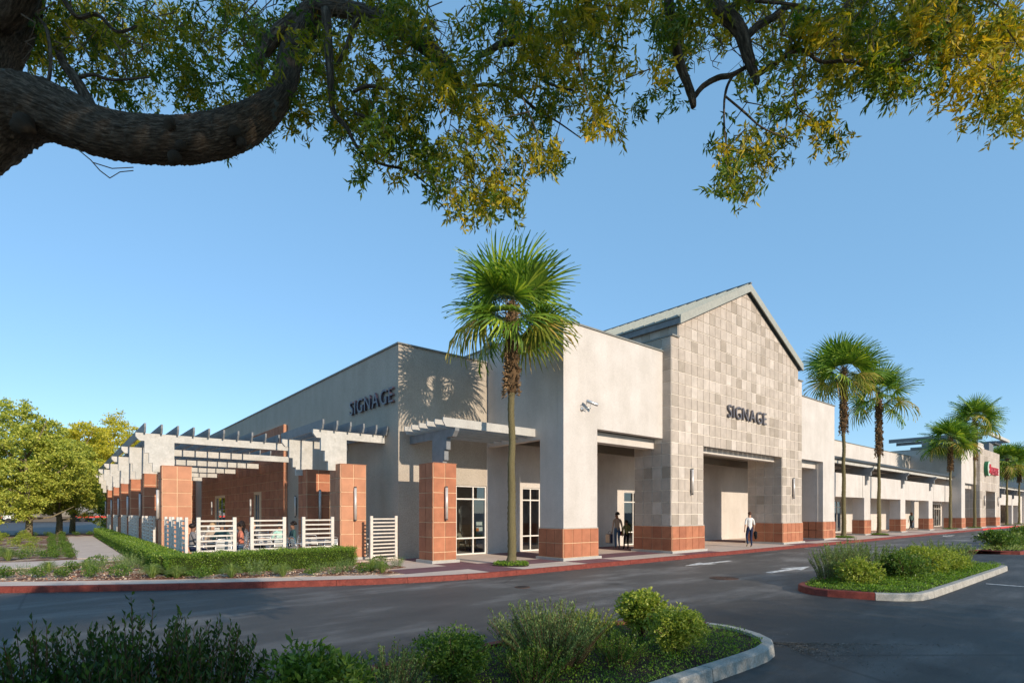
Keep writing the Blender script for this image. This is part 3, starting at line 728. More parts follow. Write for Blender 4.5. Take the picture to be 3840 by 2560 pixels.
# far pier
pr = empty('tiled_pier', (9.3, 58, SW), 'distant terracotta tiled pier at the back end of the patio', 'pier')
b = MB(); b.box(8.7, 9.84, 57, 58, SW, 5.1); core = b.build('backing', 'grout_terra', pr)
tile_face(core, 'y-', 57, lin(8.7, 9.84, 2), lin(SW, 5.1, 9), 'terra', name='tile')

# ================================================================== GABLED ENTRANCE
ge = empty('gabled_entrance', (26.55, 13.5, SW), 'cream entrance block with a stone tiled gable and two flanking bays', 'building')
GX0, GX1, GY = 20.1, 33.0, 13.5
OX0, OX1, OZ = 22.58, 30.52, 5.09     # gable opening
XC = 26.55
SHX0, SHX1, SHZ = 20.6, 32.5, 9.40     # shoulders
def roof_z(x): return 13.25 - .38 - abs(x - XC)*0.478      # underside line of the fascia on the wall face
def wall_top(x): return SHZ if (x < SHX0 or x > SHX1) else roof_z(x)
yb = GY + .024
# backing wall (grout colour)
b = MB()
b.poly([(GX0, yb, SW), (OX0, yb, SW), (OX0, yb, OZ), (GX0, yb, OZ)]); b.poly([(OX1, yb, SW), (GX1, yb, SW), (GX1, yb, OZ), (OX1, yb, OZ)])
b.poly([(GX0, yb, OZ), (GX1, yb, OZ), (GX1, yb, SHZ), (SHX1, yb, SHZ), (SHX1, yb, roof_z(SHX1)), (XC, yb, roof_z(XC)), (SHX0, yb, roof_z(SHX0)), (SHX0, yb, SHZ), (GX0, yb, SHZ)])
yc = 15.45
b.poly([(OX0, yb, SW), (OX0, yc, SW), (OX0, yc, OZ), (OX0, yb, OZ)]); b.poly([(OX1, yb, SW), (OX1, yc, SW), (OX1, yc, OZ), (OX1, yb, OZ)])
b.poly([(OX0, yb, OZ), (OX0, yc, OZ), (OX1, yc, OZ), (OX1, yb, OZ)])
b.poly([(GX0, yb, SW), (GX0, yc, SW), (GX0, yc, OZ), (GX0, yb, OZ)]); b.poly([(GX1, yb, SW), (GX1, yc, SW), (GX1, yc, OZ), (GX1, yb, OZ)])
b.poly([(GX0, yc, SW), (OX0, yc, SW), (OX0, yc, OZ), (GX0, yc, OZ)]); b.poly([(OX1, yc, SW), (GX1, yc, SW), (GX1, yc, OZ), (OX1, yc, OZ)])
for X in (GX0, GX1): b.poly([(X, yb, OZ), (X, 26, OZ), (X, 26, SHZ), (X, yb, SHZ)])
for X in (SHX0, SHX1): b.poly([(X, yb, SHZ), (X, 26, SHZ), (X, 26, roof_z(SHX0)), (X, yb, roof_z(SHX0))])
b.poly([(GX0, yb, SHZ), (SHX0, yb, SHZ), (SHX0, 26, SHZ), (GX0, 26, SHZ)]); b.poly([(SHX1, yb, SHZ), (GX1, yb, SHZ), (GX1, 26, SHZ), (SHX1, 26, SHZ)])
b.poly([(GX0, 26, OZ), (GX1, 26, OZ), (GX1, 26, SHZ), (SHX1, 26, SHZ), (SHX1, 26, roof_z(SHX1)), (XC, 26, roof_z(XC)), (SHX0, 26, roof_z(SHX0)), (SHX0, 26, SHZ), (GX0, 26, SHZ)])
gw = b.build('wall', 'grout', ge)
# stone tiles on the face
TW, TH = (GX1 - GX0)/26, 0.5118
Z0 = 1.31
tiles = []
def clip(poly, a, b_, c):       # keep a*x+b*z<=c
    out = []
    for i in range(len(poly)):
        p, q = poly[i], poly[(i + 1) % len(poly)]; dp = a*p[0] + b_*p[1] - c; dq = a*q[0] + b_*q[1] - c
        if dp <= 0: out.append(p)
        if (dp < 0 < dq) or (dq < 0 < dp):
            t = dp/(dp - dq); out.append((p[0] + (q[0] - p[0])*t, p[1] + (q[1] - p[1])*t))
    return out
e = JOINT/2; cut = []
for i in range(26):
    x0, x1 = GX0 + i*TW, GX0 + (i + 1)*TW; xm = (x0 + x1)/2
    for j in range(24):
        z0, z1 = Z0 + j*TH, Z0 + (j + 1)*TH; zm = (z0 + z1)/2
        if z1 < OZ + .05 and OX0 - .1 < xm < OX1 + .1:
            continue
        if (xm < SHX0 + .05 or xm > SHX1 - .05):
            top = SHZ - .01
            if z0 > top - .04: continue
            z1c = min(z1, top); tiles.append(('full', (xm, yb, (z0 + z1c)/2), x1 - x0 - JOINT, z1c - z0 - JOINT)); continue
        rl = min(roof_z(x0 + e), roof_z(x1 - e))
        if z1 <= rl: tiles.append(('full', (xm, yb, zm), TW - JOINT, TH - JOINT))
        elif z0 < max(roof_z(x0), roof_z(x1)) - .03:
            pg = [(x0 + e, z0 + e), (x1 - e, z0 + e), (x1 - e, z1 - e), (x0 + e, z1 - e)]
            pg = clip(pg, -0.478 if x1 <= XC + .01 else 0.478, 1.0, (13.25 - .38 - .478*XC) if x1 <= XC + .01 else (13.25 - .38 + .478*XC))
            if len(pg) >= 3: cut.append(pg)
# side faces facing the camera: left column outside face, right column inner face, upper flank
side_t = []
for j in range(7): 
    z = Z0 + (j + .5)*TH
    for k in range(4): side_t.append(((GX0, yb + (k + .5)*.478, z), -math.pi/2, .478 - JOINT, TH - JOINT))
    for k in range(4): side_t.append(((OX1, yb + (k + .5)*.478, z), -math.pi/2, .478 - JOINT, TH - JOINT))
for j in range(7, 16):
    z0 = Z0 + j*TH; z1 = min(z0 + TH, SHZ - .01)
    for k in range(1 if z0 < 8.5 else 12): side_t.append(((GX0, yb + (k + .5)*.478, (z0 + z1)/2), -math.pi/2, .478 - JOINT, z1 - z0 - JOINT))
for k in range(14): side_t.append(((SHX0, yb + (k + .5)*.478, SHZ + .36), -math.pi/2, .478 - JOINT, .6))
n_full = 0
order = sorted([t_ for t_ in tiles if t_[0] == 'full'], key=lambda t_: t_[1][0])      # nearest to the camera first
rest = MB()
cnt = 0
for (loc, rz, w, h) in [s for s in side_t if s[0][2] < 5.2][:28]:
    o = bpy.data.objects.new('stone_tile', tile_mesh(w, h, .022, 'stone')); link(o); o.location = loc; o.rotation_euler = (0, 0, rz); put(o, gw); cnt += 1
used = cnt
for (_, loc, w, h) in order[:298 - cnt]:
    o = bpy.data.objects.new('stone_tile', tile_mesh(w, h, .022, 'stone')); link(o); o.location = (loc[0], loc[1] + random.uniform(-.002, .003), loc[2]); o.rotation_euler = (random.uniform(-.007, .007), 0, random.uniform(-.007, .007)); put(o, gw)
for (_, loc, w, h) in order[298 - cnt:]: tile_geo(rest, loc, 0, w, h, .022)
for (loc, rz, w, h) in [s for s in side_t if s[0][2] < 5.2][28:] + [s for s in side_t if s[0][2] >= 5.2]: tile_geo(rest, loc, rz, w, h, .022)
for pg in cut: rest.prism(pg, 'y', yb - .022, yb + .002)
rest.build('stone_tile_field', 'stone', gw, kind='stuff')
# shoulder copings, roof
b = MB(); b.box(GX0 - .05, SHX0 - .003, GY - .06, 26, SHZ + .002, SHZ + .07); b.build('coping', 'coping', ge)
b = MB(); b.box(SHX1 + .003, GX1 + .05, GY - .06, 26, SHZ + .002, SHZ + .07); b.build('coping', 'coping', ge)
YF = GY - .22; HX = 6.12
ez = 13.25 - HX*.478
b = MB(); pl = [(XC, 13.25), (XC + HX, ez), (XC + HX, ez - .38), (XC, 13.25 - .38), (XC - HX, ez - .38), (XC - HX, ez)]
# fascia board as two mitred halves
for s in (-1, 1):
    b = MB(); b.prism([(XC, 13.25), (XC + s*HX, ez), (XC + s*HX, ez - .38), (XC, 13.25 - .38)], 'y', YF, YF + .05); b.build('fascia', 'fascia', ge)
    b = MB(); b.box(XC + s*HX - .045*(s > 0), XC + s*HX + .045*(s < 0), YF + .055, 27, ez - .36, ez + .01); b.build('eave_fascia', 'rafter', ge)
    b = MB(); b.prism([(XC, 13.245), (XC + s*(HX + .06), ez - .03), (XC + s*(HX + .06), ez - .09), (XC, 13.17)], 'y', YF + .06, 27); rf = b.build('roof', 'metal_roof', ge)
    k = 0; y = YF + .1
    while y < 26.9:
        b = MB(); b.prism([(XC + s*.05, 13.225), (XC + s*(HX + .09), ez - .045), (XC + s*(HX + .09), ez - .0), (XC + s*.05, 13.28)], 'y', y, y + .05); b.build('standing_seam', 'metal_roof', rf); y += .58
b = MB(); b.box(XC - .07, XC + .07, YF - .02, 27, 13.26, 13.32); b.build('ridge_cap', 'rafter', ge)
b = MB(); b.poly([(XC - HX + .1, YF + .06, ez - .3), (SHX0, YF + .06, ez - .25), (SHX0, 27, ez - .25), (XC - HX + .1, 27, ez - .3)]); b.build('eave_soffit', 'rafter', ge)
# beam in the gable opening
b = MB(); b.box(OX0 + .01, OX1 - .01, 13.95, 14.35, 4.68, OZ - .01); b.build('beam', 'stucco', ge)
# bays
def bay(x0, x1, cx0, cx1, y, zt, label=None):
    """stuccoed bay: front wall above the opening, column cx0-cx1, recessed beam"""
    b = MB(); slab(b, 'y', y, y + .3, x0, x1, SW, zt, [((cx1 if cx0 - x0 < .1 else x0 - .5), (x1 + .5 if cx0 - x0 < .1 else cx0), SW - 1, 5.08)]); b.build('wall', 'stucco', ge)
    o = MB(); ys = 15.2
    o.box(cx0 + .003, cx1 - .003, y + .302, ys, SW, 5.3); o.build('column', 'stucco', ge)
bay(14.05, 20.08, 14.05, 15.87, 13.95, 8.8)
bay(33.02, 39.05, 37.2, 39.05, 13.95, 8.8)
b = MB(); slab(b, 'x', 14.05, 14.35, 14.255, 20.5, 4.65, 8.8); b.build('wall', 'stucco', ge)
b = MB(); slab(b, 'x', 14.052, 14.35, 14.252, 15.2, SW, 4.65)
b.build('column_side', 'stucco', ge)
b = MB(); slab(b, 'x', 38.75, 39.05, 14.255, 20.5, SW, 8.8); b.build('wall', 'stucco', ge)
b = MB(); slab(b, 'x', 37.17, 37.198, 14.255, 15.2, SW, 5.08); b.build('column_side', 'stucco', ge)
b = MB(); b.box(15.88, 20.08, 14.4, 14.9, 4.67, 5.07); b.build('beam', 'stucco', ge)
b = MB(); b.box(33.02, 37.19, 14.4, 14.9, 4.67, 5.07); b.build('beam', 'stucco', ge)
for x0, x1 in ((14.0, 20.08), (33.05, 39.1)):
    b = MB(); b.box(x0, x1, 13.9, 14.3, 8.802, 8.86); b.box(x0 if x0 < 20 else x1 - .4, x0 + .4 if x0 < 20 else x1, 14.3, 20.55, 8.802, 8.86); b.build('coping', 'coping', ge)
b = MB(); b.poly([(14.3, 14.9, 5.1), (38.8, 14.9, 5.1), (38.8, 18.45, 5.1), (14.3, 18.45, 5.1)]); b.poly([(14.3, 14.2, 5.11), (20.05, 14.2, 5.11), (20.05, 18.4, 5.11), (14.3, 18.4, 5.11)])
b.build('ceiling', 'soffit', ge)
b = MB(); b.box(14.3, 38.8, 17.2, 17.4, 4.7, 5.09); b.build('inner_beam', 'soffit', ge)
b = MB(); b.poly([(14.3, 14.25, 8.4), (20.1, 14.25, 8.4), (20.1, 20.4, 8.4), (14.3, 20.4, 8.4)]); b.build('roof_deck', 'coping', ge)
# back wall with windows
holes = [(16.0, 17.1, .16, 3.0), (23.12, 24.9, .16, 3.0)]
b = MB(); slab(b, 'y', 18.45, 18.75, 14.001, 39.0, SW, 5.6, holes); b.build('wall', 'stucco', ge)
window(ge, 16.0, 17.1, 18.45, .16, 3.0, [16.52], [.84, 2.45]); window(ge, 23.12, 24.9, 18.45, .16, 3.0, [23.95], [.84, 2.45])
room(ge, 20.2, 30, 18.8, 24, .17, 4.0)

def col_base(parent, x0, x1, y0, y1, nx, ny, z1=1.31, front=True, sides='l', mat='terra'):
    """terracotta skirting of a column: plinth, backing, tiles on the front and on the side that shows"""
    b = MB(); b.box(x0 - .12, x1 + .12, y0 - .12, y1 + .1, SW, .25); b.build('plinth', 'plinth', parent)
    b = MB(); b.box(x0 - .03, x1 + .03, y0 - .03, y1 + .03, .25, z1 - .008); c = b.build('skirting', 'grout_terra', parent)
    tile_face(c, 'y-', y0 - .03, lin(x0 - .03, x1 + .03, nx), lin(.255, z1 - .004, 2), mat, name='terracotta_tile')
    tile_face(c, 'x-', x0 - .03, lin(y0 - .03, y1 + .03, ny), lin(.255, z1 - .004, 2), mat, name='terracotta_tile')
    b = MB(); b.box(x0 - .022, x1 + .022, y0 - .022, y1 + .02, z1 + .001, z1 + .03); b.build('cap_strip', 'plinth', parent)
col_base(ge, 14.05, 15.87, 13.95, 15.2, 4, 3)
col_base(ge, GX0, OX0, GY, yc, 5, 4)
col_base(ge, OX1, GX1, GY, yc, 5, 4)
col_base(ge, 37.2, 39.05, 13.95, 15.2, 4, 3)
wall_lamp(21.54, GY, 2.67, 3.84, 'y-', 'tube wall light on the left stone tiled column of the gable')
wall_lamp(31.75, GY, 2.67, 3.84, 'y-', 'tube wall light on the right stone tiled column of the gable')
sg = empty('wall_sign', (24.5, GY, 6.4), 'dark raised letters SIGNAGE high on the stone tiled gable', 'sign')
letters(sg, 'SIGNAGE', 0.63, lambda u, v, w: (24.6 + u, GY - w, 6.45 + v), 0.07, 'letter_grey', 1.85, 1.0, 0.0)

# security camera on the left bay
sc = empty('security_camera', (15.0, 13.95, 5.75), 'silver security camera on a wall bracket above the front bay corner', 'camera')
cx, cy, cz = 15.0, 13.95, 5.72
b = MB(); b.tube([(cx, cy - .002, cz), (cx, cy - .05, cz)], .075, 20); b.tube([(cx, cy - .05, cz), (cx, cy - .09, cz)], .035, 14); b.build('mounting_plate', 'aluminium', sc, True)
b = MB(); b.tube([(cx, cy - .08, cz), (cx + .2, cy - .26, cz + .05)], .014, 10); b.tube([(cx + .2, cy - .26, cz), (cx + .2, cy - .26, cz + .15)], .012, 8); b.build('bracket_arm', 'aluminium', sc, True)
A, B_ = Vector((cx + .04, cy - .20, cz + .29)), Vector((cx + .42, cy - .42, cz + .15)); dd = (B_ - A).normalized()
b = MB(); b.tube([A, A + dd*.01, B_ - dd*.01, B_], [.05, .062, .062, .055], 16); b.build('housing', 'aluminium', sc, True)
b = MB(); b.tube([B_ - dd*.004, B_ + dd*.006], .045, 14); b.build('lens', 'black', sc)
b = MB(); b.tube(smooth_path([(cx, cy - .03, cz + .05), (cx - .1, cy - .06, cz + .12), (cx - .02, cy - .12, cz + .2), (cx + .1, cy - .15, cz + .16), tuple(A)], 5), .006, 6); b.build('cable', 'black', sc)

# ================================================================== COLONNADE
cl = empty('colonnade_shops', (56, 14.9, SW), 'long cream shop colonnade with square columns right of the gable', 'building')
cols = [47.55, 56.4, 65.15]; CW = 1.36
hl = []; prev = 39.07
for c in cols: hl.append((prev, c, SW - 1, 3.01)); prev = c + CW
hl.append((prev, 74, SW - 1, 3.01))
b = MB(); slab(b, 'y', 14.9, 15.7, 39.07, 73.25, SW, 4.69, hl); b.build('arcade_wall', 'stucco', cl)
for c in cols:
    b = MB(); b.box(c - .004, c - .0008, 14.93, 15.7, SW, 3.0); b.build('column_side', 'stucco', cl)
    col_base(cl, c, c + CW, 14.9, 15.7, 3, 2)
for x in (47.15, 66.9, 73.2):
    b = MB(); b.box(x, x + .05, 14.892, 14.8985, 3.03, 4.68); b.build('reveal_joint', 'soffit', cl)
b = MB(); b.box(39.07, 73.25, 14.72, 14.88, 5.33, 5.58); b.build('eave_beam', 'steel', cl)
b = MB(); b.prism([(14.5, 5.585), (18.45, 5.9), (18.45, 6.05), (14.5, 5.74)], 'x', 39.07, 73.25); b.build('canopy_roof', 'dark_metal', cl)
for c in cols + [74.4]:
    if c > 74: continue
    xb = c + .1
    poly = [(14.32, 5.32), (14.36, 5.12), (14.5, 4.98), (14.5, 4.70), (14.66, 4.70), (14.66, 4.36), (14.78, 4.36), (14.78, 4.0), (14.899, 4.0), (14.899, 4.70), (15.9, 4.70), (15.9, 5.0), (18.44, 5.0), (18.44, 5.32)]
    b = MB(); b.prism(poly, 'x', xb, xb + .22); b.build('bracket', 'rafter', cl)
b = MB(); slab(b, 'y', 18.45, 18.75, 39.1, 73.25, SW, 8.12, [(49.6, 53.3, SW, 2.95)]); b.build('shop_wall', 'stucco', cl)
b = MB(); b.box(39.1, 73.28, 18.40, 18.8, 8.122, 8.18); b.build('coping', 'coping', cl)
b = MB(); b.poly([(39.1, 15.7, 3.02), (73.2, 15.7, 3.02), (73.2, 15.72, 4.68), (39.1, 15.72, 4.68)]); 
b = MB(); b.box(56.9, 57.2, 17.9, 18.44, SW, 3.1); b.build('pilaster', 'stucco', cl)
def doors(parent, x0, x1, y, z1, n=4, zt=2.35):
    w = (x1 - x0)/n; vs = [x0 + w*i for i in range(1, n)]
    d = window(parent, x0, x1, y, SW + .01, z1, vs, [zt], fr=.07, name='door_set')
    b = MB()
    for s in (-1, 1): b.tube([(x0 + w*2 + s*.13, y - .03, 1.0), (x0 + w*2 + s*.13, y - .03, 1.45)], .014, 8)
    b.build('door_handle', 'aluminium', d)
doors(cl, 49.6, 53.3, 18.45, 2.95)
room(cl, 42, 70, 18.8, 24, .17, 4.0)

# ================================================================== FAR TOWER
ft = empty('far_tower_entrance', (86, 13.9, SW), 'distant stepped stone entrance tower with a red and green sign', 'building')
FY = 13.95; FG = 13.6
b = MB(); slab(b, 'y', FY, FY + .3, 73.3, 80.3, SW, 8.8, [(74.9, 82, SW - 1, 5.05)]); b.build('wall', 'stucco', ft)
b = MB(); slab(b, 'x', 73.3, 73.6, FY + .305, 21.3, SW, 8.8, [(15.6, 18.4, SW - 1, 4.6)]); b.build('wall', 'stucco', ft)
b = MB(); b.box(74.9, 80.28, 14.4, 14.8, 4.55, 5.03); b.build('beam', 'stucco', ft)
b = MB(); b.box(74.6, 74.898, FY + .305, 15.4, SW, 5.05); b.build('column_side', 'stucco', ft)
b = MB(); b.box(73.25, 80.28, 13.9, 14.3, 8.803, 8.86); b.box(73.25, 73.7, 14.3, 21.4, 8.803, 8.86); b.build('coping', 'coping', ft)
col_base(ft, 73.3, 74.9, FY, 15.4, 2, 3)
# stone front with stepped top
SX0, SX1, TO0, TO1 = 80.3, 91.3, 82.9, 88.9
stp = [(SX0, SW), (TO0, SW), (TO0, 5.05), (TO1, 5.05), (TO1, SW), (SX1, SW), (SX1, 8.75), (89.7, 8.75), (89.7, 9.2), (82.2, 9.2), (82.2, 8.75), (SX0, 8.75)]
b = MB(); b.prism(stp, 'y', FG + .024, FG + 1.9); sw_ = b.build('stone_wall', 'grout', ft)
def fstop(a, b_, c, d):
    m = (a + b_)/2
    return (TO0 - .1 < m < TO1 + .1 and d < 5.15) or (c > 8.6 and not 82.2 < m < 89.7)
tile_face(sw_, 'y-', FG + .024, lin(SX0, SX1, 11), [1.31 + .5118*2*i for i in range(8)] + [9.2], 'stone', stop=fstop, name='stone_tile', jt=.03)
tile_face(sw_, 'x-', SX0, lin(FG + .024, FG + 1.9, 2), [1.31 + .5118*2*i for i in range(8)], 'stone', name='stone_tile', jt=.03)
tile_face(sw_, 'x-', TO1, lin(FG + .024, FG + 1.9, 2), [1.31 + .5118*2*i for i in range(4)], 'stone', name='stone_tile', jt=.03)
b = MB(); b.box(TO0 + .02, TO1 - .02, 14.0, 14.3, 4.62, 5.04); b.build('beam', 'stucco', ft)
col_base(ft, SX0, TO0, FG, FG + 1.9, 3, 3); col_base(ft, TO1, SX1, FG, FG + 1.9, 3, 3)
b = MB(); b.box(91.32, 93.3, 14.1, 18.4, SW, 8.35); b.build('wall', 'stucco', ft); col_base(ft, 91.34, 93.3, 14.1, 16, 2, 2)
b = MB(); b.box(91.3, 93.35, 14.05, 18.4, 8.353, 8.41); b.build('coping', 'coping', ft)
b = MB(); slab(b, 'y', 18.45, 18.7, 73.65, 91.3, SW, 5.2, [(82.4, 86.3, SW, 2.95)]); b.build('back_wall', 'stucco', ft); doors(ft, 82.4, 86.3, 18.45, 2.95)
room(ft, 76, 92, 18.8, 22, .17, 4.0)
b = MB(); b.box(80.35, 91.2, FG + 1.95, 21, 5.2, 8.7); b.build('tower_block', 'stucco', ft)
# stepped turret and cross shaped roof frame
b = MB(); b.box(82.6, 86.6, 14.3, 14.8, 9.2, 9.75); b.box(83.2, 86.2, 14.3, 14.8, 9.752, 10.15); b.build('stepped_parapet', 'stucco', ft)
b = MB(); b.box(83.4, 84.4, 15.6, 19.8, 9.2, 11.0); b.box(86.9, 88.6, 16, 19.8, 9.2, 11.0); b.build('roof_post', 'rafter', ft)
b = MB(); b.box(84.4, 97.6, 13.5, 13.85, 11.15, 11.5); b.build('roof_beam', 'steel', ft)
b = MB(); b.box(84.4, 84.75, 13.86, 23.6, 11.0, 11.45); b.box(84.9, 85.1, 14.2, 22.9, 10.6, 10.99); b.build('roof_beam', 'rafter', ft)
b = MB(); b.box(97.25, 97.6, 13.86, 18.6, 11.15, 11.5); b.box(93.2, 97.2, 14.3, 18.6, 10.8, 11.12); b.box(91.3, 93.9, 14.6, 18.2, 8.8, 10.79); b.build('roof_bracket', 'rafter', ft)
b = MB(); b.box(80.3, 80.7, 15.7, 20.2, 9.55, 9.8); b.box(80.75, 81.0, 15.7, 19.6, 9.3, 9.54); b.build('roof_beam', 'rafter', ft)
wall_lamp(82.2, FG, 2.65, 3.85, 'y-', 'tube wall light on the left column of the distant tower')
wall_lamp(90.1, FG, 2.65, 3.85, 'y-', 'tube wall light on the right column of the distant tower')
fs = empty('round_emblem_sign', (83, FG, 6.9), 'round green emblem with red strokes beside red letters on the far tower', 'sign')
b = MB(); b.tube([(82.9, FG - .34, 6.95), (82.9, FG - .02, 6.95)], .86, 24); b.build('emblem_drum', 'green_sign', fs)
b = MB(); b.tube([(82.9, FG - .37, 6.95), (82.9, FG - .345, 6.95)], .82, 24); b.build('emblem_rim', 'pale_green', fs)
b = MB(); b.tube([(82.9, FG - .395, 6.95), (82.9, FG - .375, 6.95)], .66, 24); b.build('emblem_face', 'c_white', fs)
b = MB()
for s in (-1, 1): b.tube(smooth_path([(82.9 + s*.12, FG - .41, 7.45), (82.9 + s*.3, FG - .41, 7.15), (82.9 + s*.05, FG - .41, 6.9), (82.9 + s*.3, FG - .41, 6.6), (82.9 + s*.12, FG - .41, 6.45)], 5), .08, 6)
b.build('emblem_mark', 'red_letter', fs)
fl = empty('red_letter_sign', (84.2, FG, 6.5), 'line of raised red letters beside the green round emblem', 'sign')
letters(fl, 'PHLEMAKE', 0.86, lambda u, v, w: (84.1 + u, FG - w, 6.42 + v), 0.25, 'red_letter', .5, .82, .03)

# right colonnade beyond the tower and the last building
rc = empty('far_colonnade', (105, 15, SW), 'white colonnade with plain piers beyond the distant tower', 'building')
b = MB(); slab(b, 'y', 15.0, 15.6, 93.35, 119, SW, 4.45, [(93.4, 100.2, SW - 1, 2.95), (101.3, 109.9, SW - 1, 2.95), (111.1, 115.2, SW - 1, 2.95)]); b.build('arcade_wall', 'stucco', rc)
b = MB(); slab(b, 'y', 18.5, 18.8, 93.35, 119, SW, 6.4); b.build('back_wall', 'stucco', rc)
b = MB(); b.box(93.4, 119, 14.75, 14.9, 5.2, 5.45); b.build('eave_beam', 'steel', rc)
b = MB(); b.prism([(14.6, 5.46), (18.45, 5.8), (18.45, 5.95), (14.6, 5.6)], 'x', 93.4, 119); b.build('canopy_roof', 'dark_metal', rc)
for x in (100.6, 110.3): b = MB(); b.prism([(14.4, 5.18), (14.5, 4.5), (14.8, 4.46), (14.8, 3.9), (14.99, 3.9), (14.99, 4.46), (18.4, 4.6), (18.4, 5.18)], 'x', x, x + .25); b.build('bracket', 'rafter', rc)
lb = empty('last_building', (130, 20, 0), 'pale pitched roof building at the far right edge', 'building')
b = MB(); b.box(119.1, 150, 13.9, 40, SW, 8.2); b.build('wall', 'stucco', lb)
b = MB(); b.prism([(118, 8.2), (134.5, 13), (151, 8.2)], 'y', 13.5, 41); b.build('roof', 'soffit', lb)
b = MB(); slab(b, 'x', 119.08, 119.098, 13.95, 18.4, SW, 8.2); b.build('side_wall', 'stucco', lb)

# ================================================================== PERGOLAS
def tiled_column(parent, x0, y0, w, d, z1, mat, rows=7, side=True, nd=2):
    b = MB(); b.box(x0 - .09, x0 + w + .09, y0 - .09, y0 + d + .09, SW, .25); b.build('plinth', 'plinth', parent)
    b = MB(); b.box(x0, x0 + w, y0, y0 + d, .25, z1 - .008); c = b.build('column', 'grout_terra', parent)
    zs = [z1 - .511*i for i in range(rows)]
    zs = [z for z in zs if z > .4] + [.252]; zs = zs[::-1]
    tile_face(c, 'y-', y0, lin(x0 - .0, x0 + w, 2), zs, mat, name='terracotta_tile')
    if side: tile_face(c, 'x-', x0, lin(y0, y0 + d, nd), zs, mat, name='terracotta_tile')
    b = MB(); b.box(x0 - .02, x0 + w + .02, y0 - .02, y0 + d + .02, z1 - .007, z1 + .004); b.build('cap', 'terra_light', parent)
    return c
# single column pergola before the corner window
p2 = empty('entrance_pergola', (10.35, 16, SW), 'small grey pergola on one terracotta column beside the front palm', 'pergola')
tiled_column(p2, 9.87, 16.02, .94, .92, 3.60, 'terra')
b = MB(); b.prism([(15.91, 4.479), (15.91, 4.07), (16.04, 4.07), (16.04, 3.71), (16.14, 3.71), (16.14, 3.607), (16.84, 3.607), (16.84, 4.479)], 'x', 10.33, 10.50); b.build('bracket', 'rafter', p2)
b = MB(); b.prism([(15.37, 4.77), (15.39, 4.66), (15.55, 4.48), (18.44, 4.48), (18.44, 4.77)], 'x', 10.33, 10.50); b.build('beam', 'rafter', p2)
for y in (15.44, 15.96, 16.48, 17.0, 17.52, 18.04):
    b = MB(); b.prism([(9.9, 5.07), (9.9, 4.93), (10.0, 4.775), (14.04, 4.775), (14.04, 5.07)], 'y', y, y + .055); b.build('rafter', 'rafter_light', p2)
wall_lamp(10.34, 16.0, 1.63, 2.80, 'y-', 'tube wall light on the terracotta column right of the corner')

def bracket_poly(x, zt, w_end, lift=0.0):
    """grey stepped bracket and beam, traced for the column whose left side is x"""
    d = x - 7.9
    return [(7.06 + d, zt), (7.06 + d, zt - .14), (7.18 + d, zt - .29), (7.34 + d, zt - .29), (7.34 + d, zt - .74), (7.48 + d, zt - .74), (7.48 + d, zt - 1.11), (7.60 + d, zt - 1.11), (7.60 + d, zt - 1.44), (8.30 + d, zt - 1.44), (8.30 + d, zt - .29), (w_end, zt - .29), (w_end, zt)]
def rafter_row(parent, xs, y0, y1, z, mat='rafter'):
    for x in xs:
        b = MB(); b.prism([(y0, z + .30), (y0, z + .15), (y0 + .09, z - .04), (y1, z - .04), (y1, z + .30)], 'x', x, x + .06); b.build('rafter', mat, parent)
p1 = empty('gate_pergola', (8.4, 19.5, SW), 'grey timber pergola on terracotta columns beside the slatted gate', 'pergola')
for y, yend in ((19.12, 9.84), (22.6, 9.84)):
    tiled_column(p1, 7.9, y, .97, .95, 3.66, 'terra_light' if y < 20 else 'terra')
    b = MB(); b.prism(bracket_poly(7.9, 4.87, yend), 'y', y + .42, y + .55); b.build('bracket_beam', 'steel', p1)
rafter_row(p1, [7.28 + .51*i for i in range(5)] + [9.76], 19.22, 23.9, 4.91)
wall_lamp(8.42, 19.12, 1.59, 2.84, 'y-', 'tube wall light on the terracotta column beside the slatted gate')
wall_lamp(8.42, 22.6, 1.6, 2.84, 'y-', 'tube wall light on the shaded column behind the gate column')

pp = empty('patio_pergola', (3.5, 24.2, SW), 'long grey timber pergola over the dining patio on terracotta columns', 'pergola')
ys_ = [24.15, 29.8, 35.45, 41.1, 46.75, 52.4]
for i, y in enumerate(ys_):
    tiled_column(pp, 3.07, y, .97, .95, 3.66, 'terra_light' if i == 0 else 'terra')
    b = MB(); b.prism(bracket_poly(3.12, 4.87, 8.0 if i == 0 else 9.6), 'y', y + .42, y + .55); b.build('bracket_beam', 'steel', pp)
    z = 1.62
    wall_lamp(3.07, y + .47, 1.62, 2.80, 'x-', ['tube light on the left side of the nearest long pergola column', 'tube light on the second column of the long pergola', 'tube light on the third column of the long pergola', 'tube light on the fourth column of the long pergola', 'tube light on the fifth column of the long pergola', 'tube light on the farthest column of the long pergola'][i])
rafter_row(pp, [2.52 + .53*i for i in range(10)], 24.28, 53.1, 4.91)
rafter_row(pp, [2.52 + .53*i for i in range(10, 13)], 31, 53.1, 4.91)
for y, nm in ((37.5, 'nearer'), (48.8, 'farther')): wall_lamp(9.636, y, 1.66, 2.78, 'x-', f'tube wall light on the tiled patio wall, {nm} of the two')
wall_lamp(9.85, 29.67, 1.64, 2.79, 'x-', 'tube wall light on the grey wall before the tiled patio wall')

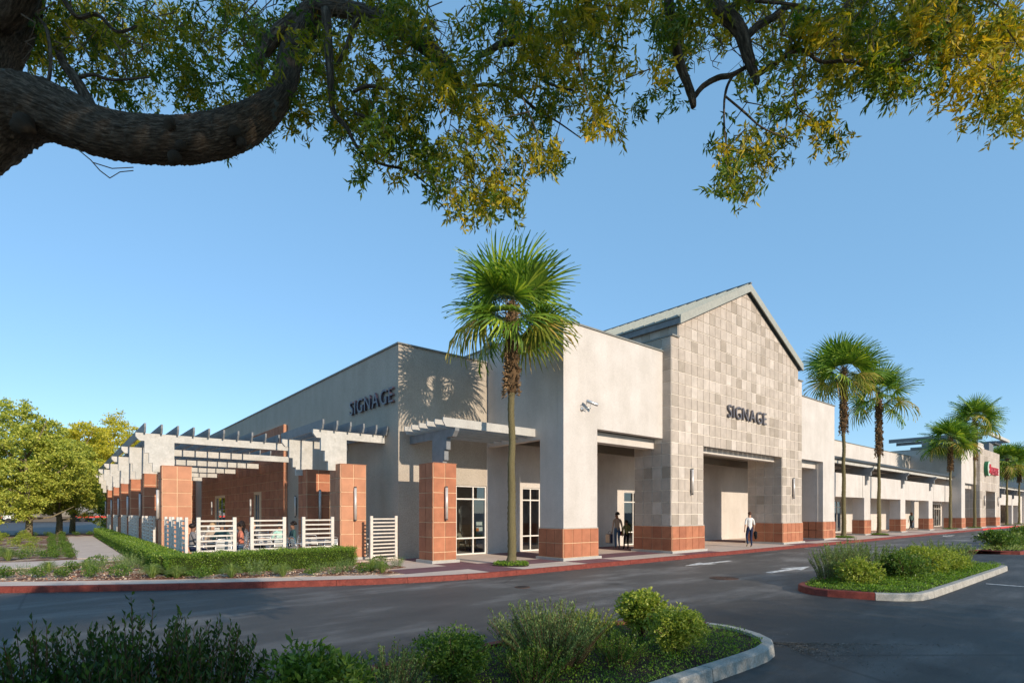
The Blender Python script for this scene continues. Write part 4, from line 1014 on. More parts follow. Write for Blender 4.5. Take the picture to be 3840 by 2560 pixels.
# ================================================================== FENCES
def fence_panel(x, y, rz, label, L=1.08, h=1.60, nr=9, name='fence_panel', cat='fence', group='low cream slatted fence panels round the patio', z=SW, pitch=.15):
    t = empty(name, (x, y, z), label, cat, group, rz)
    me = FM.setdefault(('p', h), MB().box(-.05, .05, -.04, .04, 0, h).mesh('post', 'fence'))
    for s in (0.05, L - .05): obj('post', me, t, (s, 0, 0))
    k = ('r', round(L, 2)); me = FM.setdefault(k, MB().box(.10, L - .10, -.018, .018, -.024, .024).mesh('rail', 'fence'))
    for i in range(nr): obj('rail', me, t, (0, 0, h - .11 - i*pitch))
    return t
FM = {}
fence_panel(3.2, 18.42, 0, 'front fence panel nearest the patio corner')
fence_panel(4.68, 18.42, 0, 'front fence panel in the middle with a diner in mint behind')
fence_panel(6.28, 18.42, 0, 'front fence panel nearest the gate column')
fence_panel(8.70, 18.42, 0, 'slatted cream gate panel between the terracotta column and grey wall', h=1.62, nr=12, name='slatted_gate', cat='gate', group=None, pitch=.131)
nth = ['first', 'second', 'third', 'fourth', 'fifth', 'sixth', 'seventh', 'eighth', 'ninth', 'tenth', 'eleventh', 'twelfth']
yy = [18.75, 20.25, 21.75, 25.7, 27.0, 28.3, 31.4, 32.8, 34.1, 37.0, 38.4, 42.7, 44.2, 48.3, 50.0]
for i, y in enumerate(yy):
    nm = 'fence panel on the hedge side of the patio, ' + (f'{nth[i]} from the near corner' if i < 12 else f'{nth[len(yy)-1-i]} from the far end')
    fence_panel(3.0, y, R(90), nm)
fence_panel(6.0, 53.0, 0, 'slatted fence panel at the far end of the patio')

# ================================================================== VEGETATION BUILDERS
def ball_pts(n, c, r, shell=0.55, flat_bottom=True):
    d = rng.normal(size=(n, 3)); d /= np.linalg.norm(d, axis=1)[:, None]
    rad = shell + (1 - shell)*rng.random(n)**0.6
    lump = 1 + 0.13*np.sin(d[:, 0]*5 + c[0]) + 0.10*np.sin(d[:, 1]*7 + 1.3) + 0.08*np.sin(d[:, 2]*9 + d[:, 0]*6)
    return d*np.array(r)*rad[:, None]*lump[:, None], d

def bush_mesh(name, r, n, leaf, mat, shell=0.5, wid=.5, rosette=5):
    """rounded broad-leaved bush: leaves in rosettes at twig ends"""
    m = n//rosette; P, D = ball_pts(m, (rng.uniform(0, 9),), (1, 1, 1), shell)
    k = 6; lc = rng.normal(size=(k, 3)); lc /= np.linalg.norm(lc, axis=1)[:, None]; lc *= .36; lc[0] = 0; lr = rng.uniform(.42, .68, k); lr[0] = .74
    w = rng.choice(k, m, p=lr**2/np.sum(lr**2)); P = P*lr[w][:, None] + lc[w]
    P = P*np.array((r[0], r[1], r[2]*.54)); P[:, 2] += r[2]*.56
    pos = np.repeat(P, rosette, 0) + rng.normal(size=(m*rosette, 3))*leaf*.25; dd = np.repeat(D, rosette, 0)*0.7 + rng.normal(size=(m*rosette, 3))*.75; dd[:, 2] += .25
    pos[:, 2] = np.maximum(pos[:, 2], .01)
    return leaves(name, pos, dd, leaf*rng.uniform(.6, 1.25, len(pos)), leaf*wid*rng.uniform(.7, 1.2, len(pos)), mat)

def bush_twigs(name, r, n=14):
    b = MB()
    for _ in range(n):
        a = random.uniform(0, 6.283); q = random.uniform(.3, .95)
        b.tube([(0, 0, 0), (r[0]*q*.5*math.cos(a), r[1]*q*.5*math.sin(a), r[2]*.45), (r[0]*q*math.cos(a), r[1]*q*math.sin(a), r[2]*random.uniform(.6, .95))], [.012, .008, .003], 4)
    return b.mesh(name, 'twig')

def spike_mesh(name, h, rad, stems, per, leaf, mat, lean=.35, wid=.28, up=.7):
    """upright feathery shrub: leafy stems rising from the base; returns leaf mesh and stem mesh"""
    pos = []; dd = []; b = MB()
    for _ in range(stems):
        a = random.uniform(0, 6.283); q = math.sqrt(random.random()); H = h*random.uniform(.6, 1.0)*(1 - .25*q)
        x0, y0 = rad*.55*q*math.cos(a), rad*.55*q*math.sin(a); lx, ly = lean*rad*q*math.cos(a)*1.6 + random.uniform(-.05, .05), lean*rad*q*math.sin(a)*1.6 + random.uniform(-.05, .05)
        pts = [(x0, y0, 0), (x0 + lx*.4, y0 + ly*.4, H*.5), (x0 + lx, y0 + ly, H)]
        b.tube(pts, [.006, .004, .002], 3)
        t = np.linspace(.12, 1, per); cx = x0 + lx*t**1.4; cy = y0 + ly*t**1.4
        ph = np.arange(per)*2.4 + a; pos.append(np.c_[cx, cy, H*t]); s = up + (1 - up)*t
        dd.append(np.c_[np.cos(ph)*(1.05 - .5*t), np.sin(ph)*(1.05 - .5*t), s])
    pos = np.concatenate(pos); dd = np.concatenate(dd) + rng.normal(size=(len(pos), 3))*.15
    pos += rng.normal(size=pos.shape)*.006
    return leaves(name, pos, dd, leaf*rng.uniform(.7, 1.2, len(pos)), leaf*wid*rng.uniform(.8, 1.2, len(pos)), mat), b.mesh('stems', 'twig')

def tuft_mesh(name, h, rad, n, mat='grass'):
    """grass tuft: arching blades of two joined leaf faces"""
    a = rng.uniform(0, 6.283, n); q = rng.random(n); base = np.c_[np.cos(a)*rad*.15*q, np.sin(a)*rad*.15*q, np.zeros(n)]
    d1 = np.c_[np.cos(a)*q*.7, np.sin(a)*q*.7, np.ones(n)]; d1 /= np.linalg.norm(d1, axis=1)[:, None]
    L1 = h*rng.uniform(.5, .8, n); mid = base + d1*L1[:, None]
    d2 = np.c_[np.cos(a)*(.5 + q), np.sin(a)*(.5 + q), .5 - q]; P = np.r_[base, mid - d1*.02]; D = np.r_[d1, d2]
    side = np.c_[-np.sin(a), np.cos(a), np.zeros(n)]; upv = np.cross(side, d1); U = np.r_[upv, np.cross(side, d2)]
    return leaves(name, P, D, np.r_[L1*1.3, h*rng.uniform(.35, .6, n)], np.full(2*n, .009), mat, U, .02)

def cover_mesh(name, poly, n, mat, leaf=.035, h=.07, z=0):
    xs = [p[0] for p in poly]; ys = [p[1] for p in poly]
    x = rng.uniform(min(xs), max(xs), n); y = rng.uniform(min(ys), max(ys), n); k = in_poly(x, y, poly); x, y = x[k], y[k]; n = len(x)
    lump = .5 + .5*np.sin(x*5.1 + np.sin(y*4)*2)*np.sin(y*6.3 + np.sin(x*3.3)); keep = rng.random(n) < .45 + .75*lump; x, y, lump = x[keep], y[keep], lump[keep]; n = len(x)
    d = rng.normal(size=(n, 3))*.8; d[:, 2] = np.abs(d[:, 2]) + .35
    return leaves(name, np.c_[x, y, z + rng.random(n)*h*(0.4 + lump)], d, leaf*rng.uniform(.6, 1.3, n), leaf*.5*rng.uniform(.6, 1.3, n), mat)

# ---------------------------------------------------------------- hedge
def hedge(name, x0, x1, y0, y1, h, label, faces, dens=900, leaf=.042):
    z = SW + .01; t = empty(name, ((x0 + x1)/2, (y0 + y1)/2, z), label, 'hedge')
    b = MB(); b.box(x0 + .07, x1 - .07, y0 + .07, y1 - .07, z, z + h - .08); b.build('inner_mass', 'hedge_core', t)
    P = []; D = []
    def face(fx, area, nrm):
        n = int(area*dens); u, v = rng.random(n), rng.random(n); p = fx(u, v); p += rng.normal(size=(n, 3))*.028
        p += np.array(nrm)*(.035*np.sin(p[:, :1]*7 + p[:, 1:2]*5) + .025*np.sin(p[:, 2:3]*15 + p[:, :1]*11)); P.append(p)
        D.append(np.array(nrm)*.7 + rng.normal(size=(n, 3))*.65 + np.array((0, 0, .3)))
    k = .05
    face(lambda u, v: np.c_[x0 + u*(x1 - x0), y0 + v*(y1 - y0), np.full(len(u), z + h - k)], (x1 - x0)*(y1 - y0)*1.2, (0, 0, 1))
    if 'y' in faces: face(lambda u, v: np.c_[x0 + u*(x1 - x0), np.full(len(u), y0 + k), z + v*h], (x1 - x0)*h*1.3, (0, -1, 0))
    if 'x' in faces: face(lambda u, v: np.c_[np.full(len(u), x0 + k), y0 + u*(y1 - y0), z + v*h], (y1 - y0)*h*1.3, (-1, 0, 0))
    if 'X' in faces: face(lambda u, v: np.c_[np.full(len(u), x1 - k), y0 + u*(y1 - y0), z + v*h], (y1 - y0)*h*1.3, (1, 0, 0))
    P = np.concatenate(P); D = np.concatenate(D); n = len(P)
    o = obj('foliage', leaves('foliage', P, D, leaf*rng.uniform(.6, 1.25, n), leaf*.5*rng.uniform(.7, 1.2, n), 'hedge'), None, kind='stuff'); put(o, t)
hedge('clipped_hedge', 2.3, 7.6, 17.05, 17.95, .58, 'clipped green hedge along the front of the patio fence', 'yxX', 2400)
hedge('clipped_hedge', 2.15, 2.85, 17.97, 50, .58, 'long clipped green hedge running back beside the garden path', 'x', 900, .05)

# ---------------------------------------------------------------- islands
def island(name, outline, red, label_kerb, closed=True, seg=1.7):
    path = [np.array(p[:2]) for p in smooth_path([(*p, 0) for p in outline], 5)]
    k = bpy.data.objects.new(name + '_kerb', None); link(k); k['kind'] = 'structure'
    kerb_stones(k, path, .16, SW + .005, seg, lambda s, x, y: 'kerb_red' if red(x, y) else 'kerb_grey', gap=.014)
    inn = offset(path, .15)
    b = MB(); b.prism([tuple(p) for p in inn], 'z', 0, SW - .035); b.build(name + '_soil', 'soil', kind='structure')
    return [tuple(p) for p in inn]
# outlines run with the planted side on the left
iA = island('near_island', [(-3.2, 3.2), (0, 3.22), (3, 3.24), (5.4, 3.26), (6.7, 3.25), (7.3, 3.33), (7.72, 3.6), (7.98, 4.1), (8.02, 4.62), (7.75, 5.15), (7.3, 5.55), (6.6, 5.82), (5, 5.88), (2, 5.86), (-3.2, 5.86)], lambda x, y: (x < 8.2 and y > 4.9), '')
iB = island('right_island', [(24.15, 5.9), (20, 5.95), (16, 5.95), (14.2, 5.88), (13.55, 5.5), (13.35, 5.1), (13.45, 4.6), (13.62, 4.05), (13.95, 3.6), (14.5, 3.36), (16.2, 3.32), (19.3, 3.32), (23.6, 3.34), (24.1, 3.45), (24.3, 3.8), (24.35, 5.6), (24.15, 5.9)], lambda x, y: y > 4.55 and x < 23, '')
iC = island('far_island', [(60, 5.9), (34, 5.9), (33.2, 5.6), (32.9, 5.1), (33.1, 4.5), (33.9, 4.1), (40, 4.1), (60, 4.1)], lambda x, y: x < 33.15, '')
zi = SW - .03
obj('ground_cover', cover_mesh('ground_cover', iA, 46000, 'cover', .028, .07, zi), label='low bright green creeping plants covering the near island', kind='stuff')
obj('ground_cover', cover_mesh('ground_cover', iB, 42000, 'cover', .04, .11, zi), label='grassy green ground cover filling the right island', kind='stuff')
obj('ground_cover', cover_mesh('ground_cover', [p for p in iC], 9000, 'grass', .09, .2, zi), label='loose green ground cover on the far island', kind='stuff')

def shrub(kind, x, y, w, h, mat, label, name='shrub', group=None, n=2600, leaf=.045, z=None, wid=.5):
    z = zi if z is None else z
    t = empty(name, (x, y, z), label, 'shrub', group, 0)
    if kind == 'bush':
        r = (w/2, w/2*.9, h*.86); o = obj('foliage', bush_mesh('foliage', r, n, leaf, mat, .45, wid), t, kind='stuff'); obj('twigs', bush_twigs('twigs', r), t, kind='stuff')
    else:
        stems = max(14, n//60); lm, sm = spike_mesh('foliage', h, w/2, stems, 60 if kind == 'spike' else 34, leaf, mat, wid=wid); obj('foliage', lm, t, kind='stuff'); obj('stems', sm, t, kind='stuff')
    return t
# near island shrubs, left to right
for (x, y, w, h, n_, lab) in [(-.55, 4.95, 1.0, 1.12, 4200, 'dark tall leafy shrub cut off by the lower left corner'), (-.05, 4.75, 1.0, 1.22, 5000, 'dark upright shrub, second from the lower left corner'), (.45, 4.85, 1.0, 1.24, 5200, 'dark tall upright shrub with reddish stems left of the road'),
    (.25, 4.2, 1.0, .98, 4600, 'dark leafy shrub in front of the tall upright ones'), (.85, 4.65, .8, 1.14, 4000, 'dark upright shrub rightmost of the tall dark ones'), (-.15, 4.0, .8, .9, 3400, 'dark leafy shrub lowest in the left corner')]:
    shrub('tall', x, y, w*1.05, h*.95, 'shrub_dark', lab, n=int(n_*1.6), leaf=.055, wid=.38)
shrub('bush', 1.5, 4.2, 1.05, .80, 'shrub', 'glossy broad leaved bush right of the tall dark stems', n=5200, leaf=.07, wid=.42)
shrub('spike', 2.45, 4.75, .75, .58, 'shrub_grey', 'feathery grey green shrub left of the round lime flecked bush', n=3600, leaf=.028)
shrub('bush', 3.15, 4.75, 1.0, .70, 'shrub', 'round lime flecked bush in the middle of the near island', n=11000, leaf=.035)
shrub('spike', 3.85, 4.3, .85, .46, 'shrub', 'low leafy shrub at the foot of the round flecked bush', n=3600, leaf=.034, wid=.36)
shrub('spike', 4.45, 4.65, 1.35, .82, 'shrub_grey', 'large feathery rosemary like shrub with many upright spikes', n=15000, leaf=.034, wid=.36)
shrub('spike', 5.15, 4.2, .8, .36, 'shrub', 'low green shrub right of the large feathery one', n=3000, leaf=.03, wid=.4)
shrub('spike', 5.0, 5.3, .8, .5, 'shrub_lime', 'lime tipped shrub behind the large feathery one', n=3400, leaf=.03, wid=.36)
shrub('spike', 2.2, 4.1, .8, .42, 'shrub_grey', 'low grey shrub at the bottom edge right of the glossy bush', n=3400, leaf=.028, wid=.34)
shrub('spike', 5.7, 5.1, .75, .5, 'shrub_lime', 'small lime shrub left of the tallest bush', n=3600, leaf=.035, wid=.36)
shrub('bush', 6.4, 4.8, .95, .80, 'shrub_lime', 'tallest bright lime green bush near the island tip', n=6000, leaf=.055)
shrub('bush', 6.0, 3.95, 1.1, .66, 'shrub_lime', 'wide green and lime bush before the island tip', n=11000, leaf=.037)
# right island
shrub('bush', 14.85, 4.75, 1.25, .80, 'shrub_lime', 'rounded bright bush at the red nosed tip of the right island', n=3200, leaf=.07)
shrub('spike', 16.1, 5.35, 1.5, 1.18, 'shrub_grey', 'tall feathery spiked shrub behind the rounded bright bush', n=6500, leaf=.055, wid=.26)
shrub('spike', 15.3, 5.5, 1.1, 1.08, 'shrub_grey', 'feathery spiked shrub over the red nosed tip', n=4600, leaf=.055, wid=.26)
shrub('spike', 17.3, 5.1, 1.6, 1.05, 'shrub', 'mid green upright shrub in the middle of the right island', n=6500, leaf=.055, wid=.3)
shrub('bush', 17.1, 4.4, 1.7, .86, 'shrub', 'dense dark based bush in the middle of the right island', n=7000, leaf=.055)
shrub('bush', 18.9, 4.5, 1.9, .98, 'shrub_lime', 'large bright yellow green bush right of the island middle', n=7500, leaf=.06)
shrub('bush', 20.6, 4.4, 1.7, .82, 'shrub_lime', 'yellow green bush last of the big rounded ones', n=5600, leaf=.06)
shrub('spike', 22.3, 4.9, 1.7, 1.0, 'shrub_grey', 'loose grey green shrub at the far end of the right island', n=5200, leaf=.06, wid=.26)
shrub('spike', 23.4, 4.6, 1.2, .85, 'shrub_grey', 'last small grey green shrub above the right island kerb end', n=3400, leaf=.06, wid=.26)
# far island
shrub('bush', 34.8, 5.2, 2.2, 1.05, 'shrub', 'rounded dark bush at the tip of the far island', n=4200, leaf=.09)
shrub('spike', 37.2, 5.1, 2.4, .9, 'grass', 'bright grassy shrub beyond the rounded dark bush', n=3400, leaf=.16, wid=.12)
shrub('bush', 39.8, 5.0, 2.4, 1.25, 'shrub', 'dark bush at the right edge of the far island', n=4200, leaf=.1)
shrub('bush', 43.8, 5.0, 2.6, 1.35, 'shrub_lime', 'bright bush behind the dark one on the far island', n=3600, leaf=.1)

# ---------------------------------------------------------------- planting bed shrubs (shared meshes, individual things)
proto = {}
proto['box'] = [bush_mesh('foliage', (.27, .27, .30), 900, .036, 'shrub', .5) for _ in range(2)]
proto['grey'] = [spike_mesh('foliage', .42, .30, 34, 26, .04, 'shrub_grey', wid=.22)[0] for _ in range(2)]
proto['tuft'] = [tuft_mesh('blades', .36, .3, 240) for _ in range(2)]
proto['lime'] = [bush_mesh('foliage', (.46, .46, .62), 1500, .05, 'shrub_lime', .5) for _ in range(2)]
NM = dict(box=('boxwood_shrub', 'dark green boxwood', 'shrub'), grey=('lavender_shrub', 'soft grey green shrub', 'shrub'),
          tuft=('grass_tuft', 'pale grass tuft', 'grass tuft'), lime=('ball_shrub', 'green ball shrub', 'shrub'))
ORD = ['first', 'second', 'third', 'fourth', 'fifth', 'sixth', 'seventh', 'eighth', 'ninth', 'tenth', 'eleventh', 'twelfth']
def plant(kind, x, y, s, where, group=None):
    nm, lab, cat = NM[kind]
    o = bpy.data.objects.new(nm, random.choice(proto[kind])); link(o); o.location = (x, y, SW + .01); o.rotation_euler = (0, 0, random.uniform(0, 6.28)); s *= .98*random.uniform(.93, 1.08); o.scale = (s, s, s*random.uniform(.92, 1.08))
    tag(o, lab + ' ' + where, cat, group)
front = [('box', -1.05, 19.6, 1.15, 'at the left frame edge behind the kerb strip'), ('grey', -.65, 20.1, 1, 'just behind the leftmost boxwood'), ('box', -.35, 19.15, 1.25, 'second from the left behind the kerb strip'), ('box', .12, 18.85, 1.2, 'touching the second front boxwood'),
 ('tuft', -.15, 20.6, 1.15, 'above the left front boxwoods'), ('box', .35, 20.6, 1.1, 'before the cross path on the left'), ('box', .72, 18.35, 1.2, 'third clump of the front row'), ('grey', .9, 19.6, 1.25, 'behind the third front clump'), ('tuft', .72, 20.9, 1.0, 'left of the cross path end'),
 ('box', 1.35, 17.95, 1.25, 'fourth clump of the front row'), ('grey', 1.5, 18.9, 1.3, 'behind the fourth front clump'), ('box', 1.05, 21.8, 1.2, 'at the end of the cross path'), ('grey', 1.55, 20.4, 1.3, 'before the garden path mouth'), ('grey', 1.8, 21.5, 1.25, 'at the garden path mouth, left one'), ('grey', 2.0, 20.3, 1.3, 'at the garden path mouth, right one'),
 ('tuft', 1.98, 17.3, 1.15, 'in the front row right of the dark boxwoods'), ('box', 2.25, 18.1, 1.1, 'left of the hedge corner'), ('grey', 2.55, 17.3, .0, ''), ('tuft', 2.45, 16.75, .95, 'before the hedge corner'), ('box', 2.95, 16.25, 1.1, 'right below the hedge corner'), ('grey', 2.45, 17.4, .0, ''),
 ('tuft', 3.6, 16.0, 1.1, 'in front of the hedge, first one'), ('grey', 4.2, 15.95, 1.25, 'in front of the hedge, beside the first tuft'), ('grey', 4.85, 16.1, 1.0, 'close under the middle of the hedge'), ('tuft', 4.72, 15.35, 1.1, 'in front of the hedge, second one'),
 ('box', 5.42, 15.1, 1.0, 'before the middle of the hedge'), ('grey', 5.85, 15.75, .95, 'close under the hedge right of the middle'), ('grey', 6.05, 15.05, 1.0, 'first of two pale ones before the hedge'), ('grey', 6.45, 15.25, 1.25, 'second of two pale ones before the hedge'), ('box', 6.72, 14.75, 1.05, 'before the hedge right end'),
 ('tuft', 7.15, 15.0, 1.15, 'between the two right boxwoods'), ('tuft', 7.2, 14.45, .95, 'small one near the purple paving'), ('box', 8.0, 16.2, 1.15, 'at the foot of the gate column'), ('box', 7.6, 15.35, 1.1, 'nearest the purple paving'), ('grey', 8.3, 15.6, 1.05, 'rightmost one beside the purple paving')]
for k, x, y, s, w in front:
    if s > 0: plant(k, x, y, s, w)
for i, (x, y) in enumerate([(.35, 26.6), (.3, 28.0), (.32, 29.6), (.25, 31.4), (.25, 33.4), (.22, 35.8), (.22, 38.4), (.2, 41.4), (.2, 44.8), (.2, 48)]):
    for dx in (-.35, .1):
        plant('box', x + dx, y + random.uniform(-.3, .3), 1.1, f'{ORD[i]} from the near end of the path side row, ' + ('outer one' if dx < 0 else 'path side one'), 'boxwood row beside the garden path')
for k, x, y in [('box', -.95, 27.1), ('box', -.35, 27.2), ('tuft', -1.3, 26.6), ('tuft', -1.9, 27.6), ('grey', -.7, 28.7), ('tuft', -1.7, 29.2)]:
    plant(k, x, y, 1.35, {('box', -.95): 'left one of the pair behind the cross path', ('box', -.35): 'right one of the pair behind the cross path', ('tuft', -1.3): 'just behind the cross path', ('tuft', -1.9): 'left behind the cross path', ('grey', -.7): 'behind the pair of boxwoods', ('tuft', -1.7): 'farther behind the cross path on the left'}[(k, x)])
kk = 0
for r_ in range(6):
    for c_ in range(5):
        y = 31.5 + r_*3.5 + random.uniform(-.5, .5); x = -1.0 - c_*1.35 - (r_ % 2)*.4 + random.uniform(-.2, .2) - r_*.05
        plant('lime', x, y, .8, f'in row {ORD[r_]} behind the cross path, {ORD[c_]} leftwards from the garden path', 'rows of ball shrubs under the left trees'); kk += 1
for i, x in enumerate(np.arange(-6, 3, .8)): plant('box', float(x), 52.6, 1.2, f'{ORD[i]} from the left in the low row across the far path end', 'low row across the far end of the path')
for i, (x, y) in enumerate([(4.2, 58.5), (5.2, 58.8), (3.2, 59.2)]): plant('lime', x, y, 1.7, ['beyond the patio end, middle one', 'beyond the patio end, right one', 'beyond the patio end, left one'][i])

# ---------------------------------------------------------------- palms
def frond_mesh(name, mat, droop, nseg=36, pet=.78, rad=1.2):
    """fan leaf: petiole along +y, segments radiating from its end; local z is up; droop bends the tips down"""
    b = MB()
    b.tube([(0, 0, 0), (0, pet*.5, .05), (0, pet, 0)], [.016, .011, .008], 4, mi=1)
    for i in range(nseg):
        a = R(-118 + 236*i/(nseg - 1)) + random.uniform(-.02, .02); L = rad*(1.0 - .22*abs(a)/R(118))*random.uniform(.88, 1.06)
        ca, sa = math.cos(a), math.sin(a); w = .029*random.uniform(.85, 1.1); zf = .03*(1 if i % 2 else -1)
        def P(t, s):
            dz = -droop*(t**2.4)*L*random.uniform(.85, 1.15) + .10*math.sin(t*2.5)*abs(sa)*.6 + zf*t
            sh = 1 - .25*droop*t*t
            return (sa*L*t*sh + ca*s, pet + ca*L*t*sh - sa*s, dz)
        ts = [0.02, .35, .62, .84, 1.0]; ws = [.35, 1.0, .85, .45, .06]
        n = len(b.v)
        for t, q in zip(ts, ws):
            b.v.append(P(t, -w*q)); b.v.append(P(t, w*q))
        for j in range(len(ts) - 1): b.f.append((n + 2*j, n + 2*j + 1, n + 2*j + 3, n + 2*j + 2)); b.mi.append(0)
    return b.mesh(name, [mat, 'stem'])
FR = [frond_mesh('frond', 'frond', d) for d in (.10, .18, .28, .42)]
FRY = [frond_mesh('frond', 'frond_yellow', d, 26) for d in (.5, .8)]
def fiber_mesh(h, r0, r1, n=650):
    t = rng.random(n); a = rng.uniform(0, 6.283, n); r = (r0 + (r1 - r0)*t)*(1 + .25*np.exp(-t*14) )
    P = np.c_[np.cos(a)*r, np.sin(a)*r, t*h]; D = np.c_[np.cos(a)*.55, np.sin(a)*.55, rng.uniform(-.9, 1.0, n)]
    return leaves('fibre', P, D, rng.uniform(.08, .2, n), rng.uniform(.03, .07, n), 'palm_fiber', np.c_[-np.sin(a), np.cos(a), np.zeros(n)])
FIB = fiber_mesh(3.0, .19, .15, 900)
def boot_mesh():
    b = MB(); r = [.10, .19, .22, .19, .17, .16, .17, .16, .14, .10]; b.tube([(random.uniform(-.01, .01), random.uniform(-.01, .01), i*3.0/9) for i in range(10)], r, 12, rough=.12)
    me = b.mesh('boot_sleeve', flat('palm boots', (0.13, 0.08, 0.042), .95, .1), True); return me
BOOT = boot_mesh()
def palm(x, y, zb, zt, crown, label, n=34, seed=1, yellow=5, patch=True, tr=.122, lift=0.0):
    rnd = random.Random(seed)
    t = empty('fan_palm', (x, y, SW), label, 'palm tree', 'fan palms along the pavement')
    H = zb - SW + .1; m = int(H/.09)
    pts = [(.02*math.sin(i*.3), .015*math.cos(i*.23), H*i/m) for i in range(m + 1)]
    rad = [tr*(1.25 - .35*min(1, i/m*1.4))*(1 + (.05 if i % 2 else -.04)) + (.03 if i < 3 else 0) for i in range(m + 1)]
    bb = MB(); bb.tube(pts, rad, 12, rough=.075); me = bb.mesh('trunk', 'palm_trunk', True); add_uv_tube(me, 12, m + 1, .6, H); obj('trunk', me, t)
    s = (zt - zb)/3.0; o = obj('boot_sleeve', BOOT, t, (0, 0, zb - SW)); o.scale = (1, 1, s); o = obj('fibre', FIB, t, (0, 0, zb - SW), kind='stuff'); o.scale = (1, 1, s)
    for i in range(n):
        q = i/(n - 1); el = R(80 - 100*q**.95) + rnd.uniform(-.22, .22); az = i*2.39996 + rnd.uniform(-.25, .25)
        old = q > .80 and rnd.random() < yellow/7
        me = rnd.choice(FRY) if old else FR[min(3, int(q*3.2 + rnd.random()*.9))]
        o = bpy.data.objects.new('frond', me); link(o); o.parent = t; o.location = (0, 0, zt - SW - .05 - q*.75)
        sc_ = crown*rnd.uniform(.9, 1.12)*(.72 + .28*min(1, q*3)); o.scale = (sc_, sc_*(1.0 if q > .15 else .85), sc_)
        o.rotation_mode = 'XYZ'; M3 = Matrix.Rotation(az, 3, 'Z') @ Matrix.Rotation(el, 3, 'X') @ Matrix.Rotation(rnd.uniform(-1.0, 1.0), 3, 'Y'); o.rotation_euler = M3.to_euler()
    if patch:
        c = empty('grass_patch', (x, y, SW), 'green patch ' + {1: 'around the foot of the front palm', 2: 'at the foot of the first colonnade palm', 3: 'at the foot of the second colonnade palm', 4: 'at the foot of the palm before the far tower', 5: 'at the foot of the palm beside the tower bay', 6: 'under the palm beyond the tower', 7: 'under the last palm at the right edge'}[seed], 'ground cover')
        pg = [(.62*math.cos(a)*(1 + .1*math.sin(3*a)), .62*math.sin(a)*(1 + .1*math.cos(4*a))) for a in np.linspace(0, 6.28, 20)[:-1]]
        b = MB(); b.prism(pg, 'z', 0.004, .02); o = bpy.data.objects.new('soil_patch', b.mesh('soil_patch', 'soil')); link(o); o.parent = c
        obj('leaves', cover_mesh('leaves', pg, 2600 if seed < 4 else 1200, 'cover', .05, .09, .02), c, kind='stuff')
palm(11.62, 13.95, 5.75, 8.9, 1.29, 'tallest looking palm in front, before the corner store', 37, 1)
palm(41.8, 14.35, 7.3, 11.9, 1.48, 'palm just right of the gable bay, fuller of the colonnade pair', 36, 2)
palm(49.0, 14.35, 6.2, 11.2, 1.5, 'sparse palm at the colonnade, second to the right of the gable', 22, 3, 2)
palm(71.2, 14.45, 6.1, 9.7, 1.55, 'shorter palm in front of the far tower bay', 30, 4)
palm(78.9, 14.45 - .6, 7.6, 12.6, 1.6, 'taller palm overlapping the far tower', 34, 5)
palm(100.5, 14.2, 6.4, 9.3, 1.7, 'palm right after the far tower', 32, 6)
palm(110.2, 14.2, 6.3, 9.1, 1.7, 'palm at the right edge of the photo', 32, 7)

# ---------------------------------------------------------------- background trees on the left
def leafy_tree(x, y, h, cr, cz, trunk_r, mat, label, puffs=240, seed=1, name='deciduous_tree', group='trees left of the patio', leaf=.16, low=.12, per=46):
    rg = np.random.default_rng(seed); rnd = random.Random(seed)
    t = empty(name, (x, y, 0), label, 'tree', group)
    lean = rnd.uniform(-.3, .3)
    bark_tube('trunk', [(x, y, 0), (x + .05, y, h*.15), (x + lean*.4, y, h*.35), (x + lean, y, h*.7)], [trunk_r*1.25, trunk_r, trunk_r*.8, trunk_r*.25], 'bark_far', t, 9)
    c = np.array((x + lean*.5, y, cz)); tips = []
    for i in range(11):
        a = i*2.4; zz = h*(.16 + .05*i); p0 = (x + lean*.4, y, zz); el = rnd.uniform(.35, .9)
        e = c + np.array((math.cos(a)*cr*.8, math.sin(a)*cr*.8, (i/10 - .5)*(h - low*h)*.75)); mid = (np.array(p0)*.5 + e*.5) + np.array((0, 0, -.3))
        bark_tube('limb', [p0, tuple(mid), tuple(e)], [trunk_r*.5, trunk_r*.3, .02], 'bark_far', t, 6)
    d = rg.normal(size=(puffs, 3)); d /= np.linalg.norm(d, axis=1)[:, None]
    rz = (h - low*h)/2; rad = .45 + .55*rg.random(puffs)**.5
    lump = 1 + .16*np.sin(d[:, 0]*4 + seed) + .12*np.sin(d[:, 2]*6 + d[:, 1]*4 + seed)
    wz = 1 - .25*np.clip(d[:, 2], 0, 1)
    C = c + d*np.c_[cr*wz, cr*wz, np.full(puffs, rz)]*rad[:, None]*lump[:, None]
    pr = rg.uniform(.28, .5, puffs)*cr/3.6
    P = np.repeat(C, per, 0) + rg.normal(size=(puffs*per, 3))*np.repeat(pr, per)[:, None]*np.array((.5, .5, .26))
    D = rg.normal(size=P.shape); D[:, 2] += .3
    n = len(P); me = leaves('crown', P, D, leaf*rg.uniform(.6, 1.2, n), leaf*.55*rg.uniform(.7, 1.2, n), mat)
    o = obj('crown', me, None, kind='stuff'); put(o, t)
leafy_tree(-1.45, 50.5, 8.7, 3.2, 5.2, .19, 'tree_green', 'largest grey green tree with a pale trunk at the left edge', 760, 3, leaf=.19)
leafy_tree(.2, 57.5, 7.6, 2.8, 4.8, .2, 'tree_green', 'dark trunked green tree behind the pale trunk', 620, 4, leaf=.19)
leafy_tree(-5.8, 54, 8.4, 3.3, 5.2, .18, 'tree_green', 'green tree partly cut off by the left frame edge', 560, 5, leaf=.2)
leafy_tree(1.2, 66, 10.0, 3.9, 6.0, .2, 'tree_yellow', 'yellow tree between the green trees and the pergola', 640, 6, leaf=.23)
